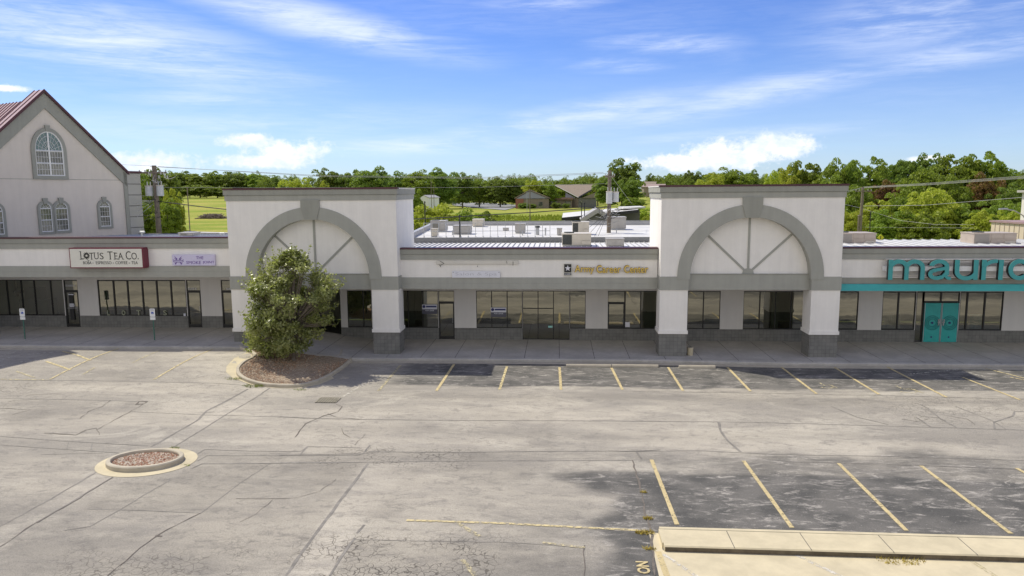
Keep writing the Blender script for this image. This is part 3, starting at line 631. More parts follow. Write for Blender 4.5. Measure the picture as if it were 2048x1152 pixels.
for k, (a, b) in enumerate(((rt[1]+.04, xm-.012), (xm+.012, rt[3]-.04))):
    mb = MB().box(a, b, -.06, .0, .02, 2.25)
    w = b-a; cx = (a+b)/2
    for za, zb in ((1.95, 2.12), (.12, .30), (.36, .42)): mb.box(a+.12, b-.12, -.075, -.061, za, zb)
    o = mb.build('door', M_TEALD, b3)
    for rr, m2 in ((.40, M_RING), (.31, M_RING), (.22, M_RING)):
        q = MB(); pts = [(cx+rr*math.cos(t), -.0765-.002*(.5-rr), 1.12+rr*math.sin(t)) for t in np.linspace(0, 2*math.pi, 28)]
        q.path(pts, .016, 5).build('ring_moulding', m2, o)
    MB().tube((cx, -.062, 1.12), (cx, -.095, 1.12), .06, n=14).build('knob', M_NAVY, o)
    MB().tube((cx, -.062, .30), (cx, -.08, .30), .05, n=10).build('badge', M_NAVY, o)
    MB().box(a-.0, a+.03, -.08, -.061, .02, 2.25).box(b-.03, b, -.08, -.061, .02, 2.25).build('edge_trim', M_GALV, o)
    hx = b-.11 if k == 0 else a+.11
    MB().box(hx-.05, hx+.05, -.085, -.076, .98, 1.34).tube((hx-.03, -.13, 1.0), (hx+.04, -.13, 1.32), .018).box(hx-.07, hx+.05, -.13, -.085, 1.12, 1.18).build('handle', M_GALV, o)
fascia(b3, 14.50, 42, teal=True); metal_roof(b3, 14.6, 42, DY+.45, 6.9, 5.22, z2=5.36, step=.6)
interior(b3, 5.95, 42)
boxo('rear_wall', M_GREYW, b3, 14.6, 42, 6.92, 7.1, 0, 5.3)

# --- arched towers
def tower(cx, label, dz_left=0.0):
    hw = 4.575; YF = -4.1; ro, ri = 3.70, 3.05; zs = 4.22; k = -1 if cx < 0 else 1
    t = empty('arched_tower', (cx, YF, 0), label, 'tower', 'arched towers on the shop front')
    A = np.linspace(math.pi, 0, 41); rm = 3.3
    pts = [(cx-hw, YF, zs), (cx-rm, YF, zs)]+[(cx+rm*math.cos(a), YF, zs+rm*math.sin(a)) for a in A[1:-1]]+[(cx+rm, YF, zs), (cx+hw, YF, zs), (cx+hw, YF, 8.3), (cx-hw, YF, 8.3)]
    MB().prism(pts, (0, .55, 0)).build('front_wall', M_WHITE, t)
    mb = MB(); z0r = 4.08                                                # arch ring, square section, proud of the wall
    AA = list(A)
    vs = []
    prof = [(ri, YF-.07), (ro, YF-.07), (ro, YF+.02), (ri, YF+.5)]
    P = [[(cx-r, y, z0r) for r, y in prof]]+[[(cx+r*math.cos(a), y, zs+r*math.sin(a)) for r, y in prof] for a in AA]+[[(cx+r, y, z0r) for r, y in prof]]
    for q in P: vs += q
    fs = [(i*4+j, i*4+(j+1) % 4, (i+1)*4+(j+1) % 4, (i+1)*4+j) for i in range(len(P)-1) for j in range(4)]+[(0, 1, 2, 3), tuple(len(P)*4-4+i for i in range(4))]
    mb.add(vs, fs).build('arch_ring', M_TRIM, t)
    MB().prism([(cx-.50, YF-.12, 8.29), (cx-.50, YF-.12, 7.85), (cx-.33, YF-.12, 7.24), (cx+.33, YF-.12, 7.24), (cx+.50, YF-.12, 7.85), (cx+.50, YF-.12, 8.29)], (0, .3, 0)).build('keystone', M_TRIM2, t)
    A2 = np.linspace(0, math.pi, 33)                                     # recessed half-round panel
    MB().prism([(cx+(ri+.05)*math.cos(a), YF+.42, zs+(ri+.05)*math.sin(a)) for a in A2], (0, .12, 0)).build('half_round_panel', M_WHITE, t)
    hub = [(cx-.30, YF+.36, 4.30), (cx+.30, YF+.36, 4.30), (cx+.25, YF+.36, 4.50), (cx+.12, YF+.36, 4.60), (cx-.12, YF+.36, 4.60), (cx-.25, YF+.36, 4.50)]
    MB().prism(hub, (0, .055, 0)).build('spoke_hub', M_TRIM, t)
    for a in (45, 90, 135):
        c, s = math.cos(R(a)), math.sin(R(a)); p = np.array([cx+.22*c, 0, 4.33+.22*s]); q = np.array([cx+ri*1.0*c, 0, zs+(ri)*s]); n = np.array([-s, 0, c])*.055; y = np.array([0, YF+.385, 0])
        MB().prism([p-n+y, q-n+y, q+n+y, p+n+y], (0, .03, 0)).build('spoke', M_TRIM, t)
    boxo('recessed_band', M_TRIM, t, cx-ri-.15, cx+ri+.15, YF+.25, YF+.7, 3.50, 4.30)
    boxo('band_ledge', M_TRIM2, t, cx-ri-.02, cx+ri+.02, YF+.22, YF+.55, 4.302, 4.33)
    for s in (-1, 1):                                                    # legs of the tower
        xo, xi = cx+s*hw, cx+s*(hw-1.44)
        a, b = min(xo, xi), max(xo, xi); zb = swz((a+b)/2)-.2
        boxo('impost_band', M_TRIM, t, a-.03, b+.03, YF-.04, YF+1.25, 3.52, 4.215)
        boxo('pier', M_WHITE, t, a, b, YF, YF+1.2, 1.38, 3.515)
        boxo('pier_foot', M_WHITE, t, a-.045, b+.045, YF-.045, YF+1.245, 1.20, 1.378)
        boxo('pier_base', M_CMU, t, a+.01, b-.01, YF+.01, YF+1.19, zb, 1.197)
    for s in (-1, 1):
        xo = cx+s*hw; a, b = (xo, xo+.3) if s < 0 else (xo-.3, xo)
        boxo('side_wall', M_WHITE, t, a+.002, b-.002, YF+.56, .45, 3.6, 8.3)
    boxo('rear_wall', M_WHITE, t, cx-hw+.31, cx+hw-.31, .15, .45, 3.6, 8.3)
    # cornice wraps all round
    def ringbox(nm, mat, e, z0, z1, th=.35):
        mb = MB(); x0, x1, y0, y1 = cx-hw-e, cx+hw+e, YF-e, .45+e
        mb.box(x0, x1, y0, y0+th, z0, z1).box(x0, x1, y1-th, y1, z0, z1).box(x0, x0+th, y0+th, y1-th, z0, z1).box(x1-th, x1, y0+th, y1-th, z0, z1); mb.build(nm, mat, t)
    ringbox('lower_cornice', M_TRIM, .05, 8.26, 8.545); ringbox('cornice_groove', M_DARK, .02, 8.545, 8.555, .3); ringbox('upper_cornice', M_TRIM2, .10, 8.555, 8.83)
    boxo('front_coping', M_MAROON, t, cx-hw-.13, cx+hw+.13, YF-.13, YF+.26, 8.832, 8.925)
    mb = MB(); mb.box(cx-hw-.12, cx-hw+.24, YF+.262, .56, 8.832, 8.89).box(cx+hw-.24, cx+hw+.12, YF+.262, .56, 8.832, 8.89).box(cx-hw+.241, cx+hw-.241, .2, .56, 8.832, 8.89).build('side_coping', M_WALL, t)
    boxo('roof', M_MEMB, t, cx-hw+.26, cx+hw-.26, YF+.3, .2, 8.35, 8.45)
    boxo('soffit', M_WALL, t, cx-hw+.1, cx+hw-.1, YF+.71, -.01, 3.60, 3.7)
tower(-13.04, 'arched tower behind the leafy tree, left of the vacant shops')
tower(9.89, 'arched tower beside the teal fronted shop, no tree before it')

# ------------------------------------------------------------------ gabled building standing turned behind the left shops
GA = YP(0, 300, 1.3); GA[2] = 0; gth = R(25); GU = np.array([math.sin(gth), math.cos(gth), 0]); GN = np.array([math.cos(gth), -math.sin(gth), 0])
def W(px, py):
    d = ray(px, py); t = np.dot(GA-CP, GN)/np.dot(d, GN); p = CP+d*t; return float(np.dot(p-GA, GU)), float(p[2])
def GP(s, z, d=0): p = GA+GU*s+GN*d; return (p[0], p[1], z)
sA, zA = W(85, 184); sE, zE = W(252, 346); sW0 = 2*sA-sE
gb = empty('gabled_building', GP(sA, 0), 'tall beige gabled building with arched windows and maroon metal roof behind tea shop', 'building')
slope = (zA-zE)/(sE-sA)
body = [GP(sW0, 0), GP(sE, 0), GP(sE, zE-.1), GP(sA, zA-.15), GP(sW0, zE-.1)]
MB().prism(body, -GN*.93).prism([(p[0]-GN[0]*.932, p[1]-GN[1]*.932, p[2] if p[2] < 1 else p[2]-.75) for p in body], -GN*8).build('wall', simple('gable_stucco', (.66, .60, .53), .9, .06, 1.0, bmp=.25, streak=True), gb)
def rake(s, off): return zA-abs(s-sA)*slope-off
M_GT = M_TRIM2
for sg in (-1, 1):
    e = sA+sg*(sE-sA)
    bw = .98
    MB().prism([GP(sA, rake(sA, .03), .10), GP(e, rake(e, .03), .10), GP(e, rake(e, .03+bw), .10), GP(sA, rake(sA, .03+bw), .10)], -GN*.098).build('gable_band', M_GT, gb)
    MB().prism([GP(sA, rake(sA, -.14), .24), GP(e+sg*.1, rake(e+sg*.1, -.14), .24), GP(e+sg*.1, rake(e+sg*.1, .03), .24), GP(sA, rake(sA, .03), .24)], -GN*.13).build('rake_trim', M_MAROON, gb)
    for (d0, d1, dzr, nm) in ((.23, -.95, -.13, 'roof'), (-.952, -9.4, .45, 'roof')):
        e2 = sA+sg*(sE-sA+.15)
        r = MB().prism([GP(sA, rake(sA, dzr), d0), GP(e2, rake(e2, dzr), d0), GP(e2, rake(e2, dzr), d1), GP(sA, rake(sA, dzr), d1)], (0, 0, -.05)).build(nm, M_MROOF, gb)
        mb = MB(); nr = max(3, int(abs(d1-d0)/.42)+1)
        for q in np.linspace(d0-.03, d1+.03, nr):
            mb.prism([GP(sA, rake(sA, dzr)-.0, q-.03), GP(e2, rake(e2, dzr), q-.03), GP(e2, rake(e2, dzr), q+.03), GP(sA, rake(sA, dzr), q+.03)], (0, 0, .05))
        mb.build('standing_seam', M_MRIB, r)
# corner pier with block courses
mb = MB(); pc0, pc1 = sE-.02, sE+1.0
for k in range(12):
    z0 = zE+.0-.78*(k+1)
    mb.prism([GP(pc0, z0+.03, .12), GP(pc1, z0+.03, .12), GP(pc1, z0+.75, .12), GP(pc0, z0+.75, .12)], -GN*1.0)
mb.build('corner_pier', simple('pier_stucco', (.42, .41, .37), .9, .06, 1.0), gb)
MB().prism([GP(pc0+.02, 0, .09), GP(pc1-.02, 0, .09), GP(pc1-.02, zE, .09), GP(pc0+.02, zE, .09)], -GN*.95).build('pier_joints', M_GREYW, gb)
MB().prism([GP(pc0-.25, 0, .10), GP(pc0-.002, 0, .10), GP(pc0-.002, zE-.1, .10), GP(pc0-.25, zE+.1, .10)], -GN*.09).build('corner_trim', M_TRIM2, gb)
MB().prism([GP(pc0-.05, zE+.0, .2), GP(pc1+.08, zE+.0, .2), GP(pc1+.08, zE+.14, .2), GP(pc0-.05, zE+.14, .2)], -GN*1.15).build('pier_cap', M_MAROON, gb)
_, zl = W(100, 359)
MB().prism([GP(sW0, zl, .012), GP(sE, zl, .012), GP(sE, zl+.03, .012), GP(sW0, zl+.03, .012)], -GN*.010).build('control_joint', M_TRIM2, gb)
def arch_pts(s0, s1, z0, zs, rise, e=0, n=18):
    c = (s0+s1)/2; w = (s1-s0)/2+e
    return [(s0-e, z0-e), (s1+e, z0-e)]+[(c+w*math.cos(a), zs+(rise+e)*math.sin(a)) for a in np.linspace(0, math.pi, n)]
def arch_window(s0, s1, z0, zs, ztop, sw, big=False, side=(1, 1)):
    rise = ztop-zs; mb = MB(); outer = arch_pts(s0, s1, z0, zs, rise, sw); inner = arch_pts(s0, s1, z0, zs, rise, 0); n = len(outer)
    vs = [GP(s, z, d) for d in (.002, .10) for s, z in outer]+[GP(s, z, d) for d in (.002, .10) for s, z in inner]
    fs = []
    for i in range(n):
        j = (i+1) % n; fs += [(n+i, n+j, 3*n+j, 3*n+i), (i, j, n+j, n+i), (2*n+i, 2*n+j, 3*n+j, 3*n+i)]
    sr = mb.add(vs, fs).build('window_surround', M_GT, gb)
    c = (s0+s1)/2; zt = ztop+sw
    MB().prism([GP(c-.16, zt+.16, .14), GP(c+.16, zt+.16, .14), GP(c+.11, zt-.22, .14), GP(c-.11, zt-.22, .14)], -GN*.12).build('keystone', M_GT, sr)
    MB().add([GP(s, z, .03) for s, z in inner], [tuple(range(n))]).build('pane', M_GLASSB, sr)
    if big: 
        top = [(c+(s1-s0)/2*math.cos(a), zs+rise*math.sin(a)) for a in np.linspace(0, math.pi, 18)]
        MB().add([GP(s, z, .034) for s, z in top], [tuple(range(18))]).build('fanlight_pane', M_GLASST, sr)
    mb = MB(); w = .06 if big else .045
    def bar(a, b, ww): mb.tube(GP(a[0], a[1], .05), GP(b[0], b[1], .05), ww/2, n=4)
    for i in range(n): bar(inner[i], inner[(i+1) % n], w*2)
    bar((s0, zs), (s1, zs), w*1.8)
    hh = zs-z0; hw = (s1-s0)/2
    if big: bar((c, z0), (c, ztop), w*2.2); bar((s0, z0+hh*.5), (s1, z0+hh*.5), w*1.6)
    else: bar((s0, z0+hh*.5), (s1, z0+hh*.5), w*1.5)
    th = .022 if big else .016
    cols = 10 if big else 4; rows = 4
    for i in range(1, cols): bar((s0+(s1-s0)*i/cols, z0), (s0+(s1-s0)*i/cols, zs), th)
    for i in range(1, rows): bar((s0, z0+hh*i/rows), (s1, z0+hh*i/rows), th)
    for a in np.linspace(0, math.pi, 11 if big else 7)[1:-1]: bar((c+hw*.22*math.cos(a), zs+rise*.22*math.sin(a)), (c+hw*math.cos(a), zs+rise*math.sin(a)), th)
    for f in ((.22, .5, .75) if big else (.45,)):
        pp = [(c+hw*f*math.cos(a), zs+rise*f*math.sin(a)) for a in np.linspace(0, math.pi, 14)]
        for a, b in zip(pp[:-1], pp[1:]): bar(a, b, th)
    mb.build('muntins', M_WINW, sr)
s0, z0 = W(73.5, 351); s1, _ = W(128.5, 352); c_, zs = W(97, 302); _, zt = W(97, 263.5)
arch_window(s0, s1, z0, zs, zt, .24, True)
for xa, xb, yb, yt in ((83, 105.5, 464, 406), (113.5, 137.5, 461.5, 405), (201, 221, 453, 403), (-22, 8.5, 470, 409)):
    s0, z0 = W(xa, yb); s1, _ = W(xb, yb); _, zt = W((xa+xb)/2, yt); arch_window(s0, s1, z0, zt-(s1-s0)*.5, zt, .155)

# ------------------------------------------------------------------ signs
def rect(x0, y0, x1, y1, Y): a = YP(x0, y0, Y); b = YP(x1, y1, Y); return float(a[0]), float(b[0]), float(b[2]), float(a[2])
FY = DY
# tea company box sign, its lettering in serif-like capitals
x0, x1, z0, z1 = rect(139, 498, 291, 534.5, FY-.55)
x1 = float(YP(284, 516, FY-.55)[0])
sg = empty('box_sign', ((x0+x1)/2, FY, z0), 'cream box sign with dark red cabinet reading Lotus Tea Co.', 'sign')
MB().box(x0-.06, x1+.06, FY-.53, FY-.01, z0-.06, z1+.06).build('cabinet', M_MAROON, sg)
boxo('sign_face', M_SIGNF, sg, x0, x1, FY-.55, FY-.532, z0, z1)
mt_cab = simple('cabinet_red', (.16, .012, .035), .35, .05, 2)
sg.children[0].data.materials[0] = mt_cab
def PX(x, y=516, Y=FY-.55): return float(YP(x, y, Y)[0])
def PZ(y, x=200, Y=FY-.55): return float(YP(x, y, Y)[2])
mb = MB()
def serif(mb, s, xa, xb, ya, yb, Y=FY-.55, dp=.012, x=210, bold=.0):
    a, b = PX(xa, (ya+yb)/2, Y), PX(xb, (ya+yb)/2, Y); zb, zt = PZ(yb, x, Y), PZ(ya, x, Y)
    text_mb(s, mb, a, b, zb, zt, Y, dp, bold)
    return a, b, zb, zt
for s, xa, xb, ya, yb in (('L', 161, 167.5, 503, 518.5), ('T', 179, 187, 505.5, 518.5), ('U', 188.5, 197, 505.5, 518.5), ('S', 199.5, 207, 505.5, 518.5), ('T', 215, 225.5, 503, 518.5), ('E', 229, 235, 505.5, 518.5), ('A', 236.5, 246, 505.5, 518.5), ('C', 251.5, 261.5, 502.5, 519), ('O', 263, 273.5, 505.5, 519), ('.', 275.5, 277.5, 516.5, 518.7)):
    a, b, zb, zt = serif(mb, s, xa, xb, ya, yb, bold=-.008)
    if s in 'LTUEA':
        for q in {'L': [(a, zt), (a, zb)], 'T': [((a+b)/2, zb)], 'U': [(a+.02, zt), (b-.02, zt)], 'E': [(a, zt), (a, zb)], 'A': [(a, zb), (b, zb)]}[s]: mb.box(q[0]-.05, q[0]+.05, FY-.5655, FY-.55, q[1]-.012, q[1]+.012)
mb.build('lettering', M_BLACK, sg)
mb = MB()
for s, xa, xb in (('BOBA', 166.5, 183), ('-', 185, 187), ('ESPRESSO', 192, 223), ('-', 225.5, 227.5), ('COFFEE', 231, 255), ('-', 257.5, 260), ('TEA', 263, 275.5)):
    if s == '-': serif(mb, s, xa, xb, 525.6, 526.6)
    else: serif(mb, s, xa, xb, 522.6, 528.4, bold=-.01)
mb.build('small_lettering', M_BLACK, sg)
mb = MB(); fx, fz = PX(173.5), PZ(512)                                   # lotus flower in place of the O
for a in range(-80, 261, 28):
    c, s = math.cos(R(a)), math.sin(R(a)); n = np.array([-s, 0, c])*.035; p = np.array([fx, FY-.562, fz+.02])
    mb.prism([p+np.array([c, 0, s])*.05, p+np.array([c, 0, s])*.12+n, p+np.array([c, 0, s])*.21, p+np.array([c, 0, s])*.12-n], (0, .01, 0))
mb.tube((fx-.02, FY-.556, fz-.12), (fx+.08, FY-.556, fz-.26), .012, n=5).tube((fx+.08, FY-.556, fz-.26), (fx+.14, FY-.556, fz-.24), .012, n=5)
mb.build('flower_emblem', M_BLACK, sg)
# lavender sign
x0, x1, z0, z1 = rect(343.5, 509.5, 430, 531, FY-.16)
sg = empty('flat_sign', ((x0+x1)/2, FY, z0), 'small lavender sign reading The Smoke Joint in purple', 'sign')
boxo('sign_panel', M_LAV, sg, x0, x1, FY-.16, FY-.01, z0, z1)
mb = MB(); Y = FY-.16
for s, xa, xb, ya, yb in (('THE', 392.5, 407, 512.5, 518.3), ('SMOKE', 372.5, 401.5, 522, 528), ('JOINT', 405, 428.5, 522, 528)):
    mb = MB(); text_mb(s, mb, PX(xa, 520, Y), PX(xb, 520, Y), PZ(yb, 400, Y), PZ(ya, 400, Y), Y, .01, -.004); mb.build('lettering', M_PURP, sg)
mb = MB(); cx, cz = PX(356.5, 520, Y), PZ(522, 356, Y)
for dz, hw in ((.03, .30), (-.05, .30)):
    p = [(cx-hw, Y-.006, cz+dz+.05), (cx-hw*.75, Y-.006, cz+dz-.01), (cx+hw*.75, Y-.006, cz+dz-.01), (cx+hw, Y-.006, cz+dz+.05)]; mb.path(p, .014, 5)
for s in (-1, 1):
    mb.tube((cx+s*.06, Y-.006, cz+.09), (cx+s*.20, Y-.006, cz+.25), .03, .006, 6); mb.tube((cx+s*.10, Y-.006, cz+.07), (cx+s*.22, Y-.006, cz+.16), .02, .004, 6)
    mb.tube((cx+s*.16, Y-.001, cz-.15), (cx+s*.16, Y-.012, cz-.15), .04, n=10); mb.tube((cx+s*.10, Y-.006, cz-.06), (cx+s*.16, Y-.006, cz-.15), .016, n=5)
mb.build('board_emblem', M_PURP, sg)
# army sign
x0, x1, z0, z1 = rect(1127, 527, 1144, 552, FY-.12)
sg = empty('letter_sign', (PX(1210, 540, FY), FY, z0), 'yellow channel letters reading Army Career Center beside a black star badge', 'sign')
badge = MB().box(x0, x1, FY-.12, FY-.01, z0, z1).build('badge_rim', M_SIGNF, sg)
boxo('badge_field', M_BLACK, badge, x0+.035, x1-.035, FY-.126, FY-.1205, z0+.19, z1-.035)
boxo('badge_base', M_BLACK, badge, x0+.035, x1-.035, FY-.126, FY-.1205, z0+.035, z0+.165)
mb = MB(); cx, cz = (x0+x1)/2, (z0+.19+z1-.035)/2
def star(r): return [(cx+(r if i % 2 == 0 else r*.4)*math.sin(i*math.pi/5), FY-.131, cz+(r if i % 2 == 0 else r*.4)*math.cos(i*math.pi/5)) for i in range(10)]
st = star(.17); mb.add(st+[(cx, FY-.14, cz)], [(i, (i+1) % 10, 10) for i in range(10)])
text_mb('U.S.ARMY', mb, x0+.06, x1-.06, z0+.06, z0+.14, FY-.1265, .006, .01); mb.build('star_emblem', M_PAPER, badge)
Y = FY-.16
rc = MB().box(PX(1145, 540, Y), PX(1296, 540, Y), FY-.07, FY-.01, PZ(541.5, 1220, Y), PZ(537, 1220, Y)).build('raceway', M_WALL, sg)
words = (('Army', 1150, 1188, 531, 548.2), ('Career', 1193.5, 1241.5, 531, 545.6), ('Center', 1248.5, 1296, 531, 545.6))
for s, xa, xb, ya, yb in words:
    a, b, zb, zt = PX(xa, 540, Y), PX(xb, 540, Y), PZ(yb, 1220, Y), PZ(ya, 1220, Y)
    mb = MB(); text_mb(s, mb, a-.02, b+.02, zb-.02, zt+.02, Y+.02, -.11+.0, .012); mb.build('letter_return', M_GOLDD, sg)
    mb = MB(); text_mb(s, mb, a, b, zb, zt, Y+.018, .03, .002); mb.build('lettering', M_GOLD, sg)
# blank banner with ghost lettering, and the old mounting rail
x0, x1, z0, z1 = rect(904.5, 542, 1000.5, 555, FY-.02)
sg = empty('banner_sign', ((x0+x1)/2, FY, z0), 'white banner board with faint ghost lettering over the vacant shop', 'sign')
boxo('board', M_PAPER, sg, x0, x1, FY-.10, FY-.075, z0, z1)
mb = MB(); text_mb('Salon & Spa', mb, x0+.18, x1-.18, z0+.07, z1-.07, FY-.1005, .004, -.012); mb.build('faint_lettering', M_GSIGN, sg)
mb = MB()
for xx in (x0+.06, x1-.06):
    mb.tube((xx, FY-.115, z1-.06), (xx, FY-.098, z1-.06), .02, n=6)
mb.build('fixing_screw', M_BLACK, sg)
x0, x1, z0, z1 = rect(872, 521.5, 1037, 528, FY-.02)
rl = empty('mounting_rail', ((x0+x1)/2, FY, z0), 'long beige rail with loose wires left where a sign hung', 'rail')
boxo('rail', simple('rail_beige', (.66, .63, .56), .6, .05, 2), rl, x0, x1, FY-.08, FY-.01, z0, z1)
mb = MB()
for (a, b) in (((880, 522), (888, 527)), ((888, 527), (880, 531)), ((882, 534), (878, 529)), ((955, 531), (955, 534)), ((1026, 523), (1026, 531)), ((1013, 522), (1014, 527))):
    mb.tube(YP(*a, FY-.09), YP(*b, FY-.09), .012, n=5)
mb.build('loose_wire', M_WIRE, rl)
# teal channel letters
sg = empty('letter_sign', (PX(1900, 540, FY), FY-.1, PZ(560, 1900, FY)), 'big teal lowercase letters of the clothing shop name', 'sign')
Y = FY-.62
def KX(zx): return float(YP(1740+zx/5.487, 540, Y)[0])
zt_, zb_ = float(YP(1860, 490+158/5.487, Y)[2]), float(YP(1860, 490+383/5.487, Y)[2]); xh = zt_-zb_; ST = xh*.205
def stroke(name, parts):
    mf = MB(); mr = MB()
    for q, poly in enumerate(parts):
        e = .0007*(q % 24)
        mf.prism([(x, Y-.018-e, z) for x, z in poly], (0, .025, 0)); mr.prism([(x, Y+.0085+e*.3, z) for x, z in poly], (0, .17+e, 0))
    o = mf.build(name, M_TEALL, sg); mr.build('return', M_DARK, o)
def arcband(cx, cz, rx, rz, a0, a1, st, st2=None, n=22):
    st2 = st2 or st; A = [R(a0+(a1-a0)*i/n) for i in range(n+1)]; out = []
    for a, b in zip(A[:-1], A[1:]):
        out.append([(cx+rx*math.cos(a), cz+rz*math.sin(a)), (cx+rx*math.cos(b), cz+rz*math.sin(b)), (cx+(rx-st)*math.cos(b), cz+(rz-st2)*math.sin(b)), (cx+(rx-st)*math.cos(a), cz+(rz-st2)*math.sin(a))])
    return out
def bar(x0, x1, z0, z1): return [[(x0, z0), (x1, z0), (x1, z1), (x0, z1)]]
def m_letter(xa, xb):
    w = xb-xa; r = (w-ST)/4+ST/2
    P = bar(xa, xa+ST, zb_, zt_-.02); c1 = xa+r; c2 = xb-r; rz = xh*.42
    for c in (c1, c2): P += arcband(c, zt_-rz, r, rz, 0, 165, ST*.98); P += bar(c+r-ST*.98, c+r, zb_, zt_-rz)
    return P
stroke('letter_m', m_letter(KX(202), KX(600)))
xa, xb = KX(640), KX(893); w = xb-xa; cxx = xa+w*.46
P = arcband(cxx, zt_-xh*.36, w*.43, xh*.36, 0, 170, ST*.95); xr = cxx+w*.43
P += bar(xr-ST*.95, xr, zb_+xh*.24, zt_-xh*.36); P += arcband(xr+w*.06, zb_+xh*.24, w*.06+ST*.95, xh*.24, 180, 285, ST*.7, ST*.75)
P += arcband(xa+w*.37, zb_+xh*.285, w*.37, xh*.285, 100, 330, ST*.92, ST*.88)
P += [[(xa+w*.31, zb_+xh*.565), (xa+w*.31, zb_+xh*.565-ST*.82), (xr-ST*.5, zb_+xh*.50), (xr-ST*.5, zb_+xh*.66)]]
P += [[(xa+w*.60, zb_+xh*.02), (xa+w*.52, zb_+xh*.13), (xr-ST*.9, zb_+xh*.40), (xr-ST*.2, zb_+xh*.30)]]
stroke('letter_a', P)
xa, xb = KX(930), KX(1186); r = (xb-xa)/2
stroke('letter_u', bar(xa, xa+ST, zb_+xh*.4, zt_-.03)+bar(xb-ST, xb, zb_, zt_-.03)+arcband(xa+r, zb_+xh*.42, r, xh*.44, 180, 345, ST, ST*.95))
xa, xb = KX(1226), KX(1400)
stroke('letter_r', bar(xa, xa+ST, zb_, zt_-.03)+arcband(xa+(xb-xa)*.95, zt_-xh*.45, (xb-xa)*.95, xh*.45, 88, 165, ST*.85))
xa = KX(1412); stroke('letter_i', bar(xa, xa+ST, zb_, zt_-.03))
xa = KX(1518); stroke('letter_c', arcband(xa+xh*.52, (zt_+zb_)/2, xh*.52, xh*.51, 42, 318, ST))
xa = xa+xh*1.12; stroke('letter_e', arcband(xa+xh*.52, (zt_+zb_)/2, xh*.52, xh*.51, 0, 320, ST)+bar(xa+ST*.6, xa+xh*1.0, (zt_+zb_)/2-ST*.4, (zt_+zb_)/2+ST*.4))
xr_ = xa+xh*1.3
for nm, z0, z1, d in (('raceway', zb_+xh*.41, zb_+xh*.64, .30), ('support_rail', zt_-xh*.16, zt_-xh*.12, .25), ('support_rail', zt_-xh*.04, zt_-xh*.0, .25), ('support_rail', zb_+xh*.08, zb_+xh*.12, .25)):
    boxo(nm, M_WPAINT if nm == 'raceway' else M_WALL, sg, KX(180 if nm == 'raceway' else 205), xr_, Y+.195, Y+.195+d, z0, z1)
# small notices in the windows and numbers over the doors
def poster(x0, y0, x1, y1, label, lines, Y=-.012, base=M_PAPER):
    a, b, z0, z1 = rect(x0, y0, x1, y1, Y); o = empty('window_notice', ((a+b)/2, Y, z0), label, 'notice')
    boxo('sheet', base, o, a, b, Y, Y+.008, z0, z1)
    for (s, fx0, fx1, fz0, fz1, mt) in lines:
        mb = MB()
        if s == '#': mb.box(a+(b-a)*fx0, a+(b-a)*fx1, Y-.003, Y-.001, z0+(z1-z0)*fz0, z0+(z1-z0)*fz1)
        elif s == 'o': mb.tube((a+(b-a)*fx0, Y-.001, z0+(z1-z0)*fz0), (a+(b-a)*fx0, Y-.004, z0+(z1-z0)*fz0), fx1, n=14)
        else: text_mb(s, mb, a+(b-a)*fx0, a+(b-a)*fx1, z0+(z1-z0)*fz0, z0+(z1-z0)*fz1, Y-.001, .003, .012)
        mb.build('print', mt, o)
    return o
RL = [('o', .12, .09, .78, .8, M_NAVY), ('#', .26, .96, .70, .86, M_NAVY), ('#', .0, 1, .0, .50, simple('notice_smoke', (.10, .10, .13), .4)), ('FOR LEASE', .22, .80, .30, .44, M_PAPER)]
poster(844, 609, 874.5, 628, 'white and navy leasing notice left of the narrow glass door', RL)
poster(981.5, 615, 1012.5, 634, 'white and navy leasing notice in the wide shop window', RL)
poster(1250.5, 644, 1259.5, 654, 'small blank white sheet taped beside the framed door', [])
poster(1096.5, 651.5, 1105, 655.5, 'tiny pale green sticker low on the wide window', [], base=simple('sticker_green', (.35, .7, .62), .6))
poster(367, 627, 371.5, 632, 'small white card at the foot of the tea shop window', [])
def glass_text(s, x0, y0, x1, y1, label, mt=M_PAPER, Y=.058, name='window_lettering', bold=.01):
    a, b, z0, z1 = rect(x0, y0, x1, y1, Y); mb = MB(); text_mb(s, mb, a, b, z0, z1, Y, .004, bold); o = mb.build(name, mt); tag(o, label, 'lettering'); return o
glass_text('SUITE 1', 131, 569.5, 149.5, 573, 'white suite lettering above the first dark door')
glass_text('SUITE K', 376, 575.5, 394, 580, 'white suite lettering above the door near the lavender sign')
glass_text('800', 452.5, 576, 463, 580, 'white number above the door beside the arched tower')
M_LETC = simple('window_letter', (.34, .36, .25), .7, .1, 2)
for s, xa, xb, lb in (('L', 214, 220, 'pale letter L on the window ledge, left of the O'), ('O', 243, 251, 'pale letter O on the tea shop window ledge'), ('T', 272.5, 282, 'pale letter T on the tea shop window ledge'), ('U', 301, 310, 'pale letter U on the ledge behind the parking sign'), ('S', 326, 334, 'pale letter S at the right end of the window ledge')):
    o = glass_text(s, xa, 620.5, xb, 630.5, lb, M_LETC, .0, 'window_letter', .02)
    o['group'] = 'letters on the tea shop window ledge'; o['category'] = 'letter'
mb = MB(); a, b, z0, z1 = rect(136, 583.5, 152, 648, -.01)
nt = empty('door_lettering', ((a+b)/2, -.01, z0), 'white opening notice lettering on the black tea shop door', 'lettering')
MB().box(a+.02, b-.05, -.004, -.001, z0+.25, z1-.1).build('door_film', M_BLACK, nt)
for k, (za, zb2, w) in enumerate(((.60, .635, .30), (.565, .59, .34), (.53, .555, .3), (.90, .93, .34), (.49, .497, .60))):
    MB().box((a+b)/2-w/2, (a+b)/2+w/2, -.008, -.005, z0+(z1-z0)*za, z0+(z1-z0)*zb2).build('print', M_PAPER, nt)

